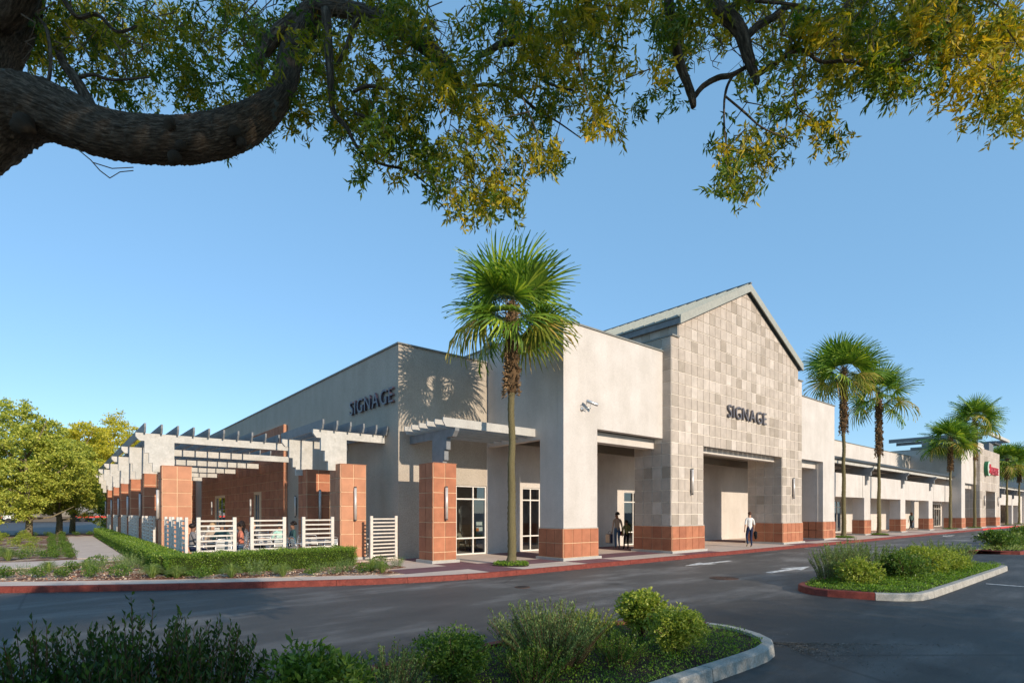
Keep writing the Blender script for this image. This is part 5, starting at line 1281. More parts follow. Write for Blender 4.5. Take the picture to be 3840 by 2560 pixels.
leafy_tree(5.0, 74, 11.6, 4.2, 6.8, .22, 'tree_yellow', 'taller yellow tree just left of the pergola beams', 640, 7, leaf=.25)
leafy_tree(3.9, 60.5, 5.0, 1.7, 3.2, .16, 'shrub', 'small green tree close beside the pergola end', 110, 8, leaf=.14)
leafy_tree(-9, 60, 8.6, 4.2, 5.2, .2, 'tree_green', 'rear green tree behind the left edge tree', 420, 9, leaf=.25)
# distant trees at the far right beyond the shops
for i, (x, y, h) in enumerate([(160, 22, 11), (172, 30, 12), (150, 44, 13)]):
    leafy_tree(x, y, h, 5, h*.6, .3, 'shrub', ['distant tree behind the last palm', 'distant tree farthest right behind the shops', 'distant tree above the last roof'][i], 90, 20 + i, group='distant trees at the right', leaf=.45, per=30)

# far dark building and two vans across the back road
fb = empty('brown_warehouse', (-10, 150, 0), 'long dark brown building far behind the left trees', 'building')
b = MB(); b.box(-90, 6, 146, 170, 0, 6.2); b.build('wall', 'warehouse', fb)
b = MB(); b.box(-91, 7, 145.5, 171, 6.21, 6.5); b.build('roof', 'coping', fb)
for i in range(12):
    b = MB(); x = -60 + i*5.5; b.box(x, x + 2.6, 145.9, 145.97, 1.0, 3.6); b.build('shutter', 'soffit', fb)
def van(x, y, label, L=7.0):
    t = empty('delivery_van', (x, y, 0), label, 'van', 'vans parked before the brown building')
    b = MB(); b.prism([(x, .75), (x + L*.74, .75), (x + L*.74, 3.1), (x, 3.1)], 'y', y, y + 2.2); b.build('cargo_box', 'c_grey', t)
    b = MB(); b.prism([(x + L*.75, .6), (x + L, .6), (x + L, 1.4), (x + L*.92, 2.2), (x + L*.75, 2.25)], 'y', y + .1, y + 2.1); b.build('cab', 'c_white', t)
    b = MB(); b.box(x + L*.78, x + L*.9, y + .08, y + .097, 1.45, 2.05); b.build('side_window', 'black', t)
    b = MB(); b.box(x + .05, x + L*.73, y - .02, y - .001, .8, 1.15); b.build('red_stripe', 'kerb_bright', t)
    for wx in (x + L*.18, x + L*.84):
        b = MB(); b.tube([(wx, y + .05, .42), (wx, y + .35, .42)], .42, 14); b.build('wheel', 'black', t)
van(-13.5, 139, 'grey van with a red stripe behind the trees at the left edge', 8)
van(3.0, 142, 'grey van with a red stripe seen left of the pergola', 7)

# ================================================================== LEANING OAK over the camera
oak = empty('leaning_oak', (-.6, 3.9, 0), 'old oak whose mossy limb and drooping branches hang over the top', 'tree')
def limb(name, pts, n=10, mat='bark', k=5, rough=.05, jit=0.0):
    """pts: (x, y, f, radius px) in photograph directions at distance f"""
    P = []; Rr = []
    for (x, y, f, r) in pts: P.append(pix(x, y, f)); Rr.append(r*f/2052)
    Q = smooth_path([(*p, r) for p, r in zip(P, Rr)], k)
    bark_tube(name, [tuple(q[:3]) for q in Q], [max(.002, q[3]) for q in Q], mat, oak, n, rough)
base = pix(-420, 3419, 2.6)
tr_pts = [(-540, 3300, 2.6, 300), (-520, 2600, 2.6, 240), (-520, 1900, 2.6, 205), (-480, 1200, 2.6, 190), (-340, 780, 2.6, 180), (-190, 430, 2.6, 170), (-110, 150, 2.62, 150), (-20, -60, 2.65, 140), (30, -350, 2.7, 110)]
limb('trunk', tr_pts, 40, k=14, rough=.045)
limb('limb', [(-170, 540, 2.6, 140), (0, 430, 2.6, 128), (125, 405, 2.58, 106), (240, 440, 2.56, 94), (360, 490, 2.55, 84), (480, 518, 2.55, 80), (600, 526, 2.55, 79), (700, 526, 2.56, 78), (800, 510, 2.58, 76), (890, 482, 2.6, 72), (965, 440, 2.62, 62), (1030, 380, 2.66, 48), (1070, 300, 2.7, 43), (1095, 200, 2.74, 43), (1140, 110, 2.78, 44), (1190, 20, 2.82, 42), (1240, -80, 2.85, 40)], 40, k=14, rough=.05)
limb('branch', [(0, 60, 2.55, 60), (50, 0, 2.5, 62), (90, -80, 2.45, 60)], 14)
# knots on the limb
for (x, y, f, r) in [(640, 470, 2.47, 26), (655, 590, 2.49, 24), (680, 545, 2.48, 18), (800, 495, 2.52, 22), (880, 500, 2.54, 26), (90, 470, 2.48, 40), (905, 535, 2.55, 18)]:
    c = pix(x, y, f); b = MB(); b.ball(c, r*f/2052, 12, 8, .12); me = b.mesh('knot', 'bark', True); me.uv_layers.new(name='UVMap'); o = bpy.data.objects.new('knot', me); link(o); put(o, oak)
brs = [
 [(360, 440, 2.58, 22), (330, 380, 2.62, 20), (285, 300, 2.66, 18), (240, 240, 2.7, 15), (215, 180, 2.75, 12)],
 [(165, 370, 2.5, 6), (190, 250, 2.5, 6), (175, 110, 2.52, 6), (130, 60, 2.55, 5)],
 [(240, 0, 2.6, 9), (290, 65, 2.62, 8), (365, 55, 2.64, 7), (440, 120, 2.66, 6), (520, 95, 2.7, 4)],
 [(300, 290, 2.66, 7), (350, 280, 2.66, 6), (420, 300, 2.68, 5), (560, 290, 2.7, 3)],
 [(955, 260, 2.7, 22), (985, 195, 2.72, 25), (1040, 130, 2.74, 28), (1110, 80, 2.76, 30), (1170, 30, 2.78, 30)],
 [(930, 210, 2.7, 5), (975, 215, 2.7, 7), (1000, 190, 2.72, 8)],
 [(1180, 25, 2.75, 24), (1300, 36, 2.72, 28), (1400, 62, 2.7, 30), (1470, 100, 2.68, 29), (1540, 140, 2.66, 27), (1613, 190, 2.64, 26), (1675, 245, 2.62, 24), (1705, 300, 2.6, 20), (1722, 335, 2.6, 14)],
 [(1222, 40, 2.7, 18), (1232, 180, 2.68, 16), (1240, 310, 2.66, 13), (1250, 420, 2.65, 11), (1298, 475, 2.64, 8), (1345, 560, 2.63, 6), (1420, 612, 2.62, 5), (1530, 640, 2.61, 4), (1600, 690, 2.6, 3), (1660, 740, 2.6, 2)],
 [(1340, 70, 2.7, 12), (1315, 140, 2.7, 11), (1290, 200, 2.7, 9), (1262, 245, 2.7, 6)],
 [(1785, 215, 2.6, 9), (1830, 195, 2.62, 12), (1880, 165, 2.64, 13), (1935, 150, 2.66, 14), (1925, 80, 2.7, 9), (1890, 0, 2.75, 6)],
 [(1325, 346, 2.6, 6), (1370, 325, 2.6, 7), (1430, 330, 2.6, 6), (1520, 367, 2.6, 4), (1600, 400, 2.6, 2)],
 [(1330, 425, 2.6, 6), (1400, 450, 2.6, 5), (1460, 500, 2.6, 4), (1560, 545, 2.6, 3)],
 [(1720, 330, 2.6, 6), (1850, 318, 2.6, 6), (1930, 345, 2.6, 6), (2000, 402, 2.6, 5), (2095, 460, 2.6, 3), (2180, 520, 2.6, 2)],
 [(1960, 120, 2.7, 7), (2010, 210, 2.7, 6), (2035, 300, 2.7, 5), (2150, 340, 2.7, 3)],
 [(2504, -40, 2.4, 19), (2512, 40, 2.4, 18), (2524, 120, 2.4, 18), (2550, 240, 2.4, 17), (2580, 320, 2.4, 15), (2596, 370, 2.4, 14), (2600, 402, 2.4, 10)],
 [(2606, 362, 2.4, 9), (2635, 325, 2.4, 10), (2690, 293, 2.42, 10), (2745, 282, 2.44, 9), (2800, 250, 2.46, 7)],
 [(2640, -60, 2.42, 26), (2680, 20, 2.42, 27), (2735, 68, 2.42, 28), (2780, 125, 2.42, 25), (2803, 205, 2.42, 21), (2826, 270, 2.42, 17), (2840, 312, 2.42, 10)],
 [(2800, 140, 2.42, 13), (2840, 100, 2.44, 14), (2900, 65, 2.46, 12), (2960, 25, 2.5, 9), (3080, 48, 2.5, 6)],
 [(2730, 40, 2.42, 8), (2780, 5, 2.42, 7), (2880, 8, 2.44, 6), (3000, 20, 2.46, 4)],
 [(2845, 280, 2.42, 9), (2905, 240, 2.42, 10), (2970, 198, 2.42, 9), (3015, 190, 2.42, 7), (3080, 232, 2.42, 6), (3180, 228, 2.42, 6), (3290, 250, 2.42, 6), (3420, 220, 2.42, 4)],
 [(3505, -20, 2.4, 5), (3545, 60, 2.4, 5), (3580, 150, 2.4, 4)], [(3600, 300, 2.4, 5), (3680, 315, 2.4, 5), (3780, 300, 2.4, 4)],
 [(2745, 290, 2.42, 5), (2725, 330, 2.42, 5), (2715, 400, 2.42, 4), (2720, 520, 2.42, 3), (2742, 620, 2.42, 2)],
 [(2718, 360, 2.42, 4), (2790, 420, 2.42, 4), (2860, 480, 2.42, 3), (2960, 520, 2.42, 2)],
 [(2975, 300, 2.4, 3), (2990, 400, 2.4, 2), (3040, 440, 2.4, 2)],
]
for br in brs: limb('branch', br, 8 if br[0][3] < 12 else 14, k=4, rough=.06)
b = MB()
for _ in range(190):      # fine twigs among the leaves
    x = random.choice((random.uniform(0, 2280), random.uniform(2500, 3840))); y = random.uniform(-50, 170); f = random.uniform(2.35, 2.9); q = [(x, y)]
    for k in range(4): q.append((q[-1][0] + random.uniform(-60, 60), q[-1][1] + random.uniform(5, 60)))
    b.tube([pix(a, c, f + .02*i) for i, (a, c) in enumerate(q)], [.0035, .003, .002, .0015, .001], 4)
for q in [[(285, 555), (340, 600), (375, 640), (412, 668)], [(350, 610), (420, 632), (500, 628)], [(412, 668), (450, 645), (500, 640)]]:
    b.tube([pix(a, c, 2.5) for a, c in q], .0025, 4)
b.build('twigs', 'bark', oak, kind='stuff')

# leaf density over the picture's upper part, 49 px cells (2352 px wide view), turned into a volume 2.3-3.2 m away
rows = [
 '289999999999887533675435636767768666577899999999',
 '289999999999998433777335667771888577567899999999',
 '289999999989998535778446788881698555677999999999',
 '068999987889998755677557887771696266688999999899',
 '004799988788899877677777887781693057787889978899',
 '000024788899799987777877767787760026432112546789',
 '000000012333567877777772775478500026666410033468',
 '000000003422345667777564461147600044565300000130',
 '000000000100001346777301360036200064100000000000',
 '000000000000000012320300000001000032000000000000',
 '000000000000000000001641000000000000000000000000',
]
rows[8] = '000000000100000135667701360036200053000000000000'
rows[9] = '000000000000000000113176000000000021000000000000'
rows[10] = '000000000000000000000265000000000000000000000000'
rows = [r.ljust(48, '0')[:48] for r in rows]
rows = [rows[0]] + [r[:29] + '0' + min(r[30], '3') + r[31:] for r in rows[1:]]
Lp = {'oak_green': [], 'oak_olive': [], 'oak_yellow': []}
def yellowness(cx, ry):
    u = cx*49
    y = .10
    if 740 < u < 860: y = .38
    if 860 <= u < 1180: y = .30
    if 1180 <= u < 1320: y = .42
    if 1320 <= u < 1450: y = .78
    if 1450 <= u < 1560: y = .12
    if 1560 <= u < 1700: y = .5
    if 1700 <= u < 2050: y = .42
    if u >= 2050: y = .62
    if ry > 5 and u > 1600 and u < 1900: y = .25
    return y
clumps_at = []
def gap_noise(u, v, k): return math.sin(u*2.3 + 1.7*math.sin(v*1.9 + k))*math.cos(v*2.9 + 1.3*math.sin(u*1.7 + k)) + .5*math.sin(u*5.1 + v*3.7)
for r_i, row in enumerate(rows):
    for c_i, ch in enumerate(row):
        dns = int(ch)
        if not dns or (dns == 1 and r_i >= 6) or (r_i >= 7 and 27 < c_i < 32): continue
        ncl = rng.poisson(dns**1.45*.128 + (1.0 if r_i == 8 else 0) + (2.0 if r_i >= 9 else 0))
        for _ in range(ncl):
            u_, v_ = c_i + random.random()*1.1 - .05, r_i + random.random()*1.1 - .05
            if r_i < 6 and gap_noise(u_, v_, 1) < -.35 and random.random() < .75: continue
            x = u_*49/.6125; y = v_*49/.6125
            near_joint = 850 < x < 1180 and 190 < y < 540
            f = random.uniform(2.3, 3.0) if (c_i > 15 or (near_joint and random.random() < .5)) else random.uniform(2.7, 3.3)
            c0 = np.array(pix(x, y - (20 if r_i < 2 else 80), f)); clumps_at.append(c0); yl = yellowness(c_i, r_i); u = random.random() + random.uniform(-.1, .1)
            for _k in range(random.randint(9, 15)):
                uu = min(1, max(0, u + random.gauss(0, .12)))
                key = 'oak_yellow' if uu < yl*.78 else 'oak_olive' if uu < yl*.78 + .36 else 'oak_green'
                Lp[key].append(c0 + rng.normal(size=3)*np.array((.042, .042, .040)))
for key, P in Lp.items():
    P = np.array(P); m = 11; n = len(P)*m
    tw = rng.normal(size=(len(P), 3)); tw[:, 2] -= .75; tw /= np.linalg.norm(tw, axis=1)[:, None]
    s = np.tile(np.linspace(0, 1, m), len(P)); T = np.repeat(tw, m, 0)
    pos = np.repeat(P, m, 0) + T*(s*.06 - .04)[:, None] + rng.normal(size=(n, 3))*.004
    D = T*.9 + rng.normal(size=(n, 3))*.62; D[:, 2] -= .15
    me = leaves('leaf_spray', pos, D, rng.uniform(.026, .046, n), rng.uniform(.008, .012, n), key, None, .06)
    o = obj('leaf_spray', me, None, kind='stuff'); put(o, oak)
b = MB()
for c0 in clumps_at:
    if random.random() < .5: continue
    q1 = c0 + np.array((random.uniform(-.07, .07), random.uniform(-.07, .07), random.uniform(.05, .12))); q2 = q1 + np.array((random.uniform(-.12, .12), random.uniform(-.12, .12), random.uniform(.03, .14)))
    b.tube([tuple(c0), tuple(q1), tuple(q2)], [.0012, .002, .003], 3, False)
b.build('twigs', 'bark', oak, kind='stuff')
# unseen crown leaves added behind the camera to shade road, kerb, shrubs and boughs
def shade_mass(n, c, r, leaf, mat='oak_green'):
    d = rng.normal(size=(n, 3)); d /= np.linalg.norm(d, axis=1)[:, None]; P = np.array(c) + d*np.array(r)*(rng.random(n)**.4)[:, None]
    cl_ = np.repeat(P[::20], 20, 0)[:n]; P = cl_ + rng.normal(size=cl_.shape)*leaf*1.1
    o = obj('crown', leaves('crown', P, rng.normal(size=P.shape), leaf*rng.uniform(.7, 1.2, len(P)), leaf*.35, mat), None, kind='stuff'); put(o, oak)
shade_mass(15000, (1.6, -1.5, 5.95), (2.7, 1.0, .55), .10)
shade_mass(16000, (-.2, -1.2, 5.5), (2.4, 1.3, .75), .10)
shade_mass(9000, (2.3, -1.5, 5.35), (1.4, 1.0, .55), .10)
shade_mass(15000, (0.0, -5.2, 4.25), (2.0, 1.0, .8), .10)
shade_mass(2400, (3.0, -5.5, 4.0), (1.5, 1.0, .6), .10)
bark_tube('limb', [pix(30, -350, 2.7), (-.6, 1.2, 5.4), (-.3, -1.2, 5.6), (1.5, -2, 5.6)], [.13, .09, .06, .03], 'bark', oak, 10)

# unseen tree added behind the camera to shade the near road
st = empty('added_shade_tree', (6.5, -9.5, 0), 'unseen broad tree added behind the viewer to shade the near road', 'tree')
bark_tube('trunk', [(6.5, -9.5, 0), (6.6, -9.5, 1.5), (6.4, -9.4, 3.2), (6.5, -9.5, 4.6)], [.24, .18, .14, .05], 'bark', st, 12)
for i in range(9):
    a = i*2.4; bark_tube('limb', [(6.45, -9.45, 2.2 + .2*i), (6.5 + 1.8*math.cos(a), -9.5 + 1.2*math.sin(a), 3.4 + .1*i), (6.5 + 4.5*math.cos(a), -9.5 + 2.0*math.sin(a), 4.1)], [.09, .06, .015], 'bark', st, 6)
def crown(parent, c, r, clumps, per, leaf, mat, spread):
    d = rng.normal(size=(clumps, 3)); d /= np.linalg.norm(d, axis=1)[:, None]; C = np.array(c) + d*np.array(r)*(rng.random(clumps)**.35)[:, None]
    P = np.repeat(C, per, 0) + rng.normal(size=(clumps*per, 3))*spread
    o = obj('crown', leaves('crown', P, rng.normal(size=P.shape), leaf*rng.uniform(.7, 1.2, len(P)), leaf*.5, mat), None, kind='stuff'); put(o, parent)
crown(st, (7.5, -9.5, 3.9), (7.5, 2.0, 1.3), 420, 40, .17, 'shrub', .3)

# ================================================================== PEOPLE
def person(name, loc, rz, pose, h, mats, label, hair, hair_kind='short', width=1.0, group=None, seat=False):
    """one continuous skinned body; pose: joint overrides. mats: skin, top, legs, shoes. Faces local -y."""
    J = dict(pelvis=(0, 0, .95), waist=(0, 0, 1.08), chest=(0, 0, 1.30), neck0=(0, .01, 1.45), neck=(0, 0, 1.52), jaw=(0, -.02, 1.59), skull=(0, -.005, 1.67), nose=(0, -.112, 1.605),
             sL=(-.17, 0, 1.41), eL=(-.23, .03, 1.13), wL=(-.24, -.05, .88), hL=(-.245, -.07, .80), sR=(.17, 0, 1.41), eR=(.23, .03, 1.13), wR=(.24, -.05, .88), hR=(.245, -.07, .80),
             pL=(-.09, 0, .92), kL=(-.10, -.02, .50), aL=(-.10, .02, .10), tL=(-.11, -.13, .035), pR=(.09, 0, .92), kR=(.10, -.02, .50), aR=(.10, .02, .10), tR=(.11, -.13, .035))
    J.update(pose)
    Rd = dict(pelvis=(.145, .11), waist=(.125, .095), chest=(.155, .105), neck0=(.075, .07), neck=(.05, .05), jaw=(.068, .078), skull=(.08, .095), nose=(.014, .014),
              sL=(.062, .062), eL=(.043, .043), wL=(.029, .024), hL=(.036, .02), pL=(.092, .092), kL=(.058, .06), aL=(.038, .042), tL=(.04, .028))
    for k in ('s', 'e', 'w', 'h', 'p', 'k', 'a', 't'): Rd[k + 'R'] = Rd[k + 'L']
    E = [('pelvis', 'waist'), ('waist', 'chest'), ('chest', 'neck0'), ('neck0', 'neck'), ('neck', 'jaw'), ('jaw', 'skull'), ('jaw', 'nose')]
    part = {('pelvis', 'waist'): 1, ('waist', 'chest'): 1, ('chest', 'neck0'): 1}
    for s in 'LR':
        E += [('neck0', 's' + s), ('s' + s, 'e' + s), ('e' + s, 'w' + s), ('w' + s, 'h' + s), ('pelvis', 'p' + s), ('p' + s, 'k' + s), ('k' + s, 'a' + s), ('a' + s, 't' + s)]
        part[('neck0', 's' + s)] = 1; part[('s' + s, 'e' + s)] = 1; part[('e' + s, 'w' + s)] = 4 if len(mats) > 4 else 0
        part[('pelvis', 'p' + s)] = 2; part[('p' + s, 'k' + s)] = 2; part[('k' + s, 'a' + s)] = 2; part[('a' + s, 't' + s)] = 3
        w, hd = Vector(J['w' + s]), Vector(J['h' + s]); d = (hd - w).normalized(); side = d.cross(Vector((1, 0, 0))).normalized()
        for i, (o_, L) in enumerate(((-.03, .065), (-.01, .08), (.01, .078), (.03, .06))):
            a = 'f%d%s' % (i, s); J[a] = tuple(hd + side*o_ + d*L + Vector((0, -.012, 0))); Rd[a] = (.0085, .0085); E.append(('h' + s, a))
        a = 'th' + s; J[a] = tuple(w + side*-.045 + d*.07); Rd[a] = (.01, .01); E.append(('h' + s, a))
    names = list(J); idx = {k: i for i, k in enumerate(names)}
    me = bpy.data.meshes.new('body'); me.from_pydata([J[k] for k in names], [(idx[a], idx[c]) for a, c in E], []); me.update()
    tmp = bpy.data.objects.new('body', me); link(tmp)
    sk = tmp.modifiers.new('skin', 'SKIN'); sk.use_smooth_shade = True
    for k in names:
        v = me.skin_vertices[0].data[idx[k]]; v.radius = (Rd[k][0]*width, Rd[k][1]*width) if k[0] not in 'fhtn' else Rd[k]
        v.use_root = (k == 'pelvis')
    ss = tmp.modifiers.new('sub', 'SUBSURF'); ss.levels = ss.render_levels = 1
    dg = bpy.context.evaluated_depsgraph_get(); m2 = bpy.data.meshes.new_from_object(tmp.evaluated_get(dg)); bpy.data.objects.remove(tmp)
    m2.materials.clear()
    for m_ in mats: m2.materials.append(M[m_])
    segs = [(np.array(J[a]), np.array(J[c]), part.get((a, c), 0)) for a, c in E]
    for pl_ in m2.polygons:
        c = np.array(pl_.center); best = 9; bi = 0
        for A_, B2, pi in segs:
            ab = B2 - A_; t = min(1, max(0, np.dot(c - A_, ab)/max(1e-9, np.dot(ab, ab)))); dist = np.linalg.norm(c - A_ - ab*t)
            if dist < best: best = dist; bi = pi
        pl_.material_index = bi; pl_.use_smooth = True
    S = h/1.76
    t = empty(name, loc, label, 'person', group, rz); t.scale = (S, S, S)
    o = bpy.data.objects.new('body', m2); link(o); o.parent = t
    b = MB(); hx, hy, hz = J['skull']
    if hair_kind == 'short': b.ball((hx, hy + .018, hz + .028), (.092, .108, .09), 14, 9, .02)
    elif hair_kind == 'curly':
        for _ in range(46):
            a = random.uniform(0, 6.283); q = random.uniform(-.2, 1.4); b.ball((hx + .085*math.cos(a)*math.cos(q), hy + .03 + .09*math.sin(a)*math.cos(q), hz + .03 + .09*math.sin(q)), .038, 6, 4, .1)
    else:
        b.ball((hx, hy + .02, hz + .025), (.095, .112, .095), 14, 9, .02); b.tube([(hx, hy + .07, hz), (hx, hy + .10, hz - .12), (hx, hy + .09, hz - .30)], [.075, .07, .03], 10)
    o = bpy.data.objects.new('hair', b.mesh('hair', hair, True)); link(o); o.parent = t
    return t, J

walk = dict(kL=(-.09, -.10, .51), aL=(-.09, .03, .13), tL=(-.10, -.05, .02), kR=(.10, .03, .50), aR=(.10, -.10, .10), tR=(.11, -.25, .04))
# man in white tee: back turned, walking away, looking left
mp = dict(kL=(-.10, -.06, .50), aL=(-.09, .02, .10), tL=(-.10, -.12, .035), kR=(.11, -.10, .52), aR=(.16, .14, .18), tR=(.19, .05, .05), nose=(-.09, -.075, 1.61), eL=(-.25, -.02, 1.14), wL=(-.27, -.13, .90), hL=(-.275, -.16, .82), eR=(.24, .05, 1.14), wR=(.25, .0, .90), hR=(.25, -.01, .82))
person('person', (26.75, 13.45, SW), R(142), mp, 1.76, ['skin_a', 'c_white', 'c_navy', 'c_shoe'], 'man in a white t-shirt and navy trousers walking under the gable', 'hair_brown')
t = empty('held_jacket', (27.0, 13.28, .62), 'dark jacket bundled in the hand of the man in white', 'jacket')
b = MB(); b.ball((26.99, 13.27, .82), (.10, .09, .14), 10, 7, .2); b.ball((27.02, 13.27, .68), (.07, .07, .12), 10, 7, .2); b.build('cloth', 'c_blk', t, True)
wp = dict(nose=(.10, -.05, 1.60), kL=(-.10, -.04, .50), kR=(.10, .0, .50), eL=(-.24, .02, 1.15), wL=(-.25, .0, .90), hL=(-.25, -.02, .82))
person('person', (20.78, 17.0, SW), R(150), wp, 1.72, ['skin_b', 'c_beige', 'c_jeans', 'c_shoe', 'c_beige'], 'woman with short curly dark hair holding shopping bags in the shade', 'hair_dark', 'curly')
person('person', (20.85, 16.5, SW), R(145), dict(kL=(-.1, -.04, .5), kR=(.12, -.05, .5), aR=(.17, .06, .10), tR=(.19, -.1, .035)), 1.36, ['skin_b', 'c_olive', 'c_blk', 'c_blk', 'c_olive'], 'child in a loose olive shirt standing beside the woman with bags', 'hair_dark', 'short', 1.05)
bg_ = empty('shopping_bag', (20.5, 17.1, .5), 'dark and pale shopping bag hanging from the woman left hand', 'bag')
b = MB(); b.box(20.42, 20.52, 17.06, 17.36, .42, .86); b.build('bag_body', 'c_navy', bg_)
b = MB(); b.box(20.35, 20.41, 17.12, 17.36, .45, .85); b.build('bag_panel', 'c_beige', bg_)
b = MB(); b.tube(smooth_path([(20.45, 17.12, .86), (20.48, 17.16, .98), (20.48, 17.26, .98), (20.45, 17.30, .86)], 4), .008, 5); b.build('handle', 'c_blk', bg_)
bg_ = empty('shoulder_bag', (20.95, 16.9, .85), 'small maroon shoulder bag on the hip of the woman', 'bag')
b = MB(); b.box(20.92, 21.0, 16.78, 16.98, .78, 1.0); b.build('bag_body', 'c_maroon', bg_); b = MB(); b.tube([(20.96, 16.8, 1.0), (20.82, 16.9, 1.5), (20.7, 17.1, 1.42)], .007, 5); b.build('strap', 'c_maroon', bg_)
person('person', (67.5, 16.9, SW), R(145), walk, 1.74, ['skin_a', 'c_greygreen', 'c_blk', 'c_blk', 'c_greygreen'], 'distant walker in a grey green top under the colonnade', 'hair_brown', 'long')

# patio furniture
def make_chair():
    t = empty('patio_chair', (0, 0, 0), 'x', 'chair'); b = MB()
    for s in (-1, 1):
        b.tube([(s*.25, -.24, 0), (s*.25, -.22, .44), (s*.26, -.20, .62), (s*.26, .18, .64)], .012, 6)
        b.tube([(s*.24, .27, 0), (s*.23, .20, .44), (s*.22, .27, .84)], .012, 6)
    b.tube(smooth_path([(-.22, .27, .82), (-.15, .30, .87), (.15, .30, .87), (.22, .27, .82)], 4), .012, 6)
    b.tube([(-.25, -.22, .43), (.25, -.22, .43)], .011, 6); obj('frame', b.mesh('frame', 'aluminium', True), t)
    sl = MB().box(-.225, .225, -.022, .022, -.006, .006).mesh('seat_slat', 'aluminium')
    for i in range(7): obj('seat_slat', sl, t, (0, -.20 + i*.058, .445))
    bs = MB().box(-.215, .215, -.005, .005, -.026, .026).mesh('back_slat', 'aluminium')
    for i in range(4): obj('back_slat', bs, t, (0, .225 + i*.016, .55 + i*.075))
    return t
def make_table():
    t = empty('patio_table', (0, 0, 0), 'x', 'table')
    obj('tabletop', MB().tube([(0, 0, .71), (0, 0, .735)], .38, 28).mesh('tabletop', 'aluminium'), t)
    obj('pole', MB().tube([(0, 0, .05), (0, 0, .71)], .03, 10).mesh('pole', 'aluminium', True), t)
    b = MB()
    for k in range(4): a = k*math.pi/2 + .78; b.tube([(0, 0, .08), (.32*math.cos(a), .32*math.sin(a), .02)], .016, 6)
    obj('foot', b.mesh('foot', 'aluminium', True), t); return t
Z = SW + .022
ch0 = make_chair(); tb0 = make_table(); index_children(ch0); index_children(tb0)
uc = [0]; ut = [0]
def put_chair(x, y, rz, label, group):
    o = ch0 if uc[0] == 0 else copy_tree(ch0); uc[0] = 1; o.location = (x, y, Z); o.rotation_euler = (0, 0, rz); o['label'] = label; o['group'] = group; return o
def put_table(x, y, label):
    o = tb0 if ut[0] == 0 else copy_tree(tb0); ut[0] = 1; o.location = (x, y, Z); o['label'] = label; o['group'] = 'round aluminium patio tables'; return o
tabs = [(4.15, 20.4, 'behind the fence panel nearest the corner, with a group of diners'), (6.15, 21.1, 'behind the middle fence panel, with the diner in mint'), (7.35, 19.6, 'empty, right behind the panel nearest the gate column'), (5.4, 25.4, 'with a diner sitting alone behind it'),
        (7.6, 26.6, 'empty, beside the tiled wall in the shade'), (4.9, 29.5, 'in the second row behind the corner diners'), (7.4, 31.5, 'empty, deeper along the tiled wall'), (4.9, 35, 'deep in the patio left side'), (7.5, 37.5, 'deep in the patio right side'), (5, 42, 'farthest left in the patio'), (9.3, 19.9, 'half hidden behind the slatted gate')]
chairs_pos = {}
CHW = ['crowded corner table', 'table of the diner in mint', 'empty table by the gate column', 'table of the lone diner', 'empty table in the wall shade', 'second row table behind the diners', 'deeper empty table along the tiled wall', 'deep left table of the patio', 'deep right table of the patio', 'farthest left table of the patio', 'table behind the slatted gate']
for i, (x, y, w) in enumerate(tabs):
    put_table(x, y, 'round aluminium table ' + w)
    for j, a in enumerate((-90, 0, 90, 180) if i not in (10,) else (90,)):
        r = .72; cx_, cy_ = x + r*math.cos(R(a)), y + r*math.sin(R(a))
        sd = {-90: 'road', 0: 'wall', 90: 'rear', 180: 'path'}[a]
        put_chair(cx_, cy_, R(a - 90), f'aluminium chair on the {sd} side of the ' + CHW[i], 'aluminium slatted patio chairs'); chairs_pos[(i, a)] = (cx_, cy_)
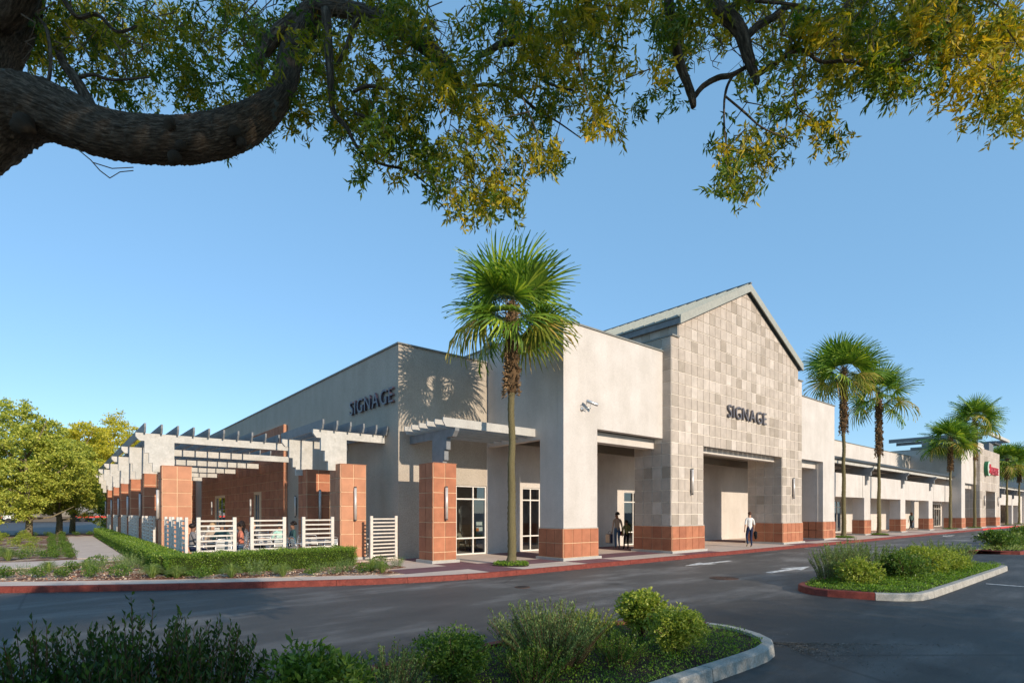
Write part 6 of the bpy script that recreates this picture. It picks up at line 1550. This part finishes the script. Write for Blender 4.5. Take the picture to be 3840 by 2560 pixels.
sit = dict(pelvis=(0, .02, .56), waist=(0, .03, .70), chest=(0, .01, .92), neck0=(0, .0, 1.07), neck=(0, -.01, 1.14), jaw=(0, -.03, 1.21), skull=(0, -.015, 1.29), nose=(0, -.122, 1.225),
    sL=(-.17, .0, 1.03), eL=(-.23, -.06, .78), wL=(-.14, -.28, .78), hL=(-.12, -.35, .79), sR=(.17, .0, 1.03), eR=(.23, -.06, .78), wR=(.14, -.28, .78), hR=(.12, -.35, .79),
    pL=(-.09, .0, .54), kL=(-.11, -.40, .52), aL=(-.11, -.38, .10), tL=(-.11, -.52, .035), pR=(.09, .0, .54), kR=(.11, -.40, .52), aR=(.11, -.38, .10), tR=(.11, -.52, .035))
def sitter(ti, a, mats, hair, hk, label, h=1.76):
    x, y = chairs_pos[(ti, a)]; person('person', (x, y, Z - .03), R(a - 90), dict(sit), h, mats, label, hair, hk)
sitter(0, -90, ['skin_b', 'c_teal', 'c_blk', 'c_blk', 'c_teal'], 'hair_dark', 'short', 'diner in a dark teal top, back to the fence at the corner table', 1.84)
sitter(0, 180, ['skin_b', 'c_grey', 'c_navy', 'c_blk', 'c_grey'], 'hair_dark', 'short', 'bearded diner in a checked grey shirt at the corner table')
sitter(0, 90, ['skin_a', 'c_beige', 'c_beige', 'c_shoe', 'c_beige'], 'hair_fair', 'long', 'fair haired diner at the corner table')
sitter(0, 0, ['skin_b', 'c_stripe', 'c_jeans', 'c_blk', 'c_stripe'], 'hair_dark', 'curly', 'diner in a red and cream striped top between two fence panels')
sitter(1, -90, ['skin_b', 'c_mint', 'c_beige', 'c_orange'], 'hair_dark', 'short', 'diner in a mint shirt behind the middle fence panel')
sitter(1, 180, ['skin_a', 'c_blk', 'c_blk', 'c_blk', 'c_blk'], 'hair_fair', 'short', 'pale haired diner in black opposite the mint shirt')
sitter(1, 0, ['skin_b', 'c_teal', 'c_blk', 'c_orange'], 'hair_dark', 'curly', 'diner with curly hair beside the mint shirt')
sitter(3, 0, ['skin_b', 'c_blk', 'c_blk', 'c_blk'], 'hair_dark', 'long', 'diner with hair tied up sitting alone farther back')
sitter(5, -90, ['skin_a', 'c_beige', 'c_navy', 'c_blk', 'c_beige'], 'hair_dark', 'short', 'diner in a beige top far back near the long pergola columns')
sitter(5, 180, ['skin_b', 'c_grey', 'c_navy', 'c_blk', 'c_grey'], 'hair_dark', 'short', 'diner in grey far back beside the one in beige')
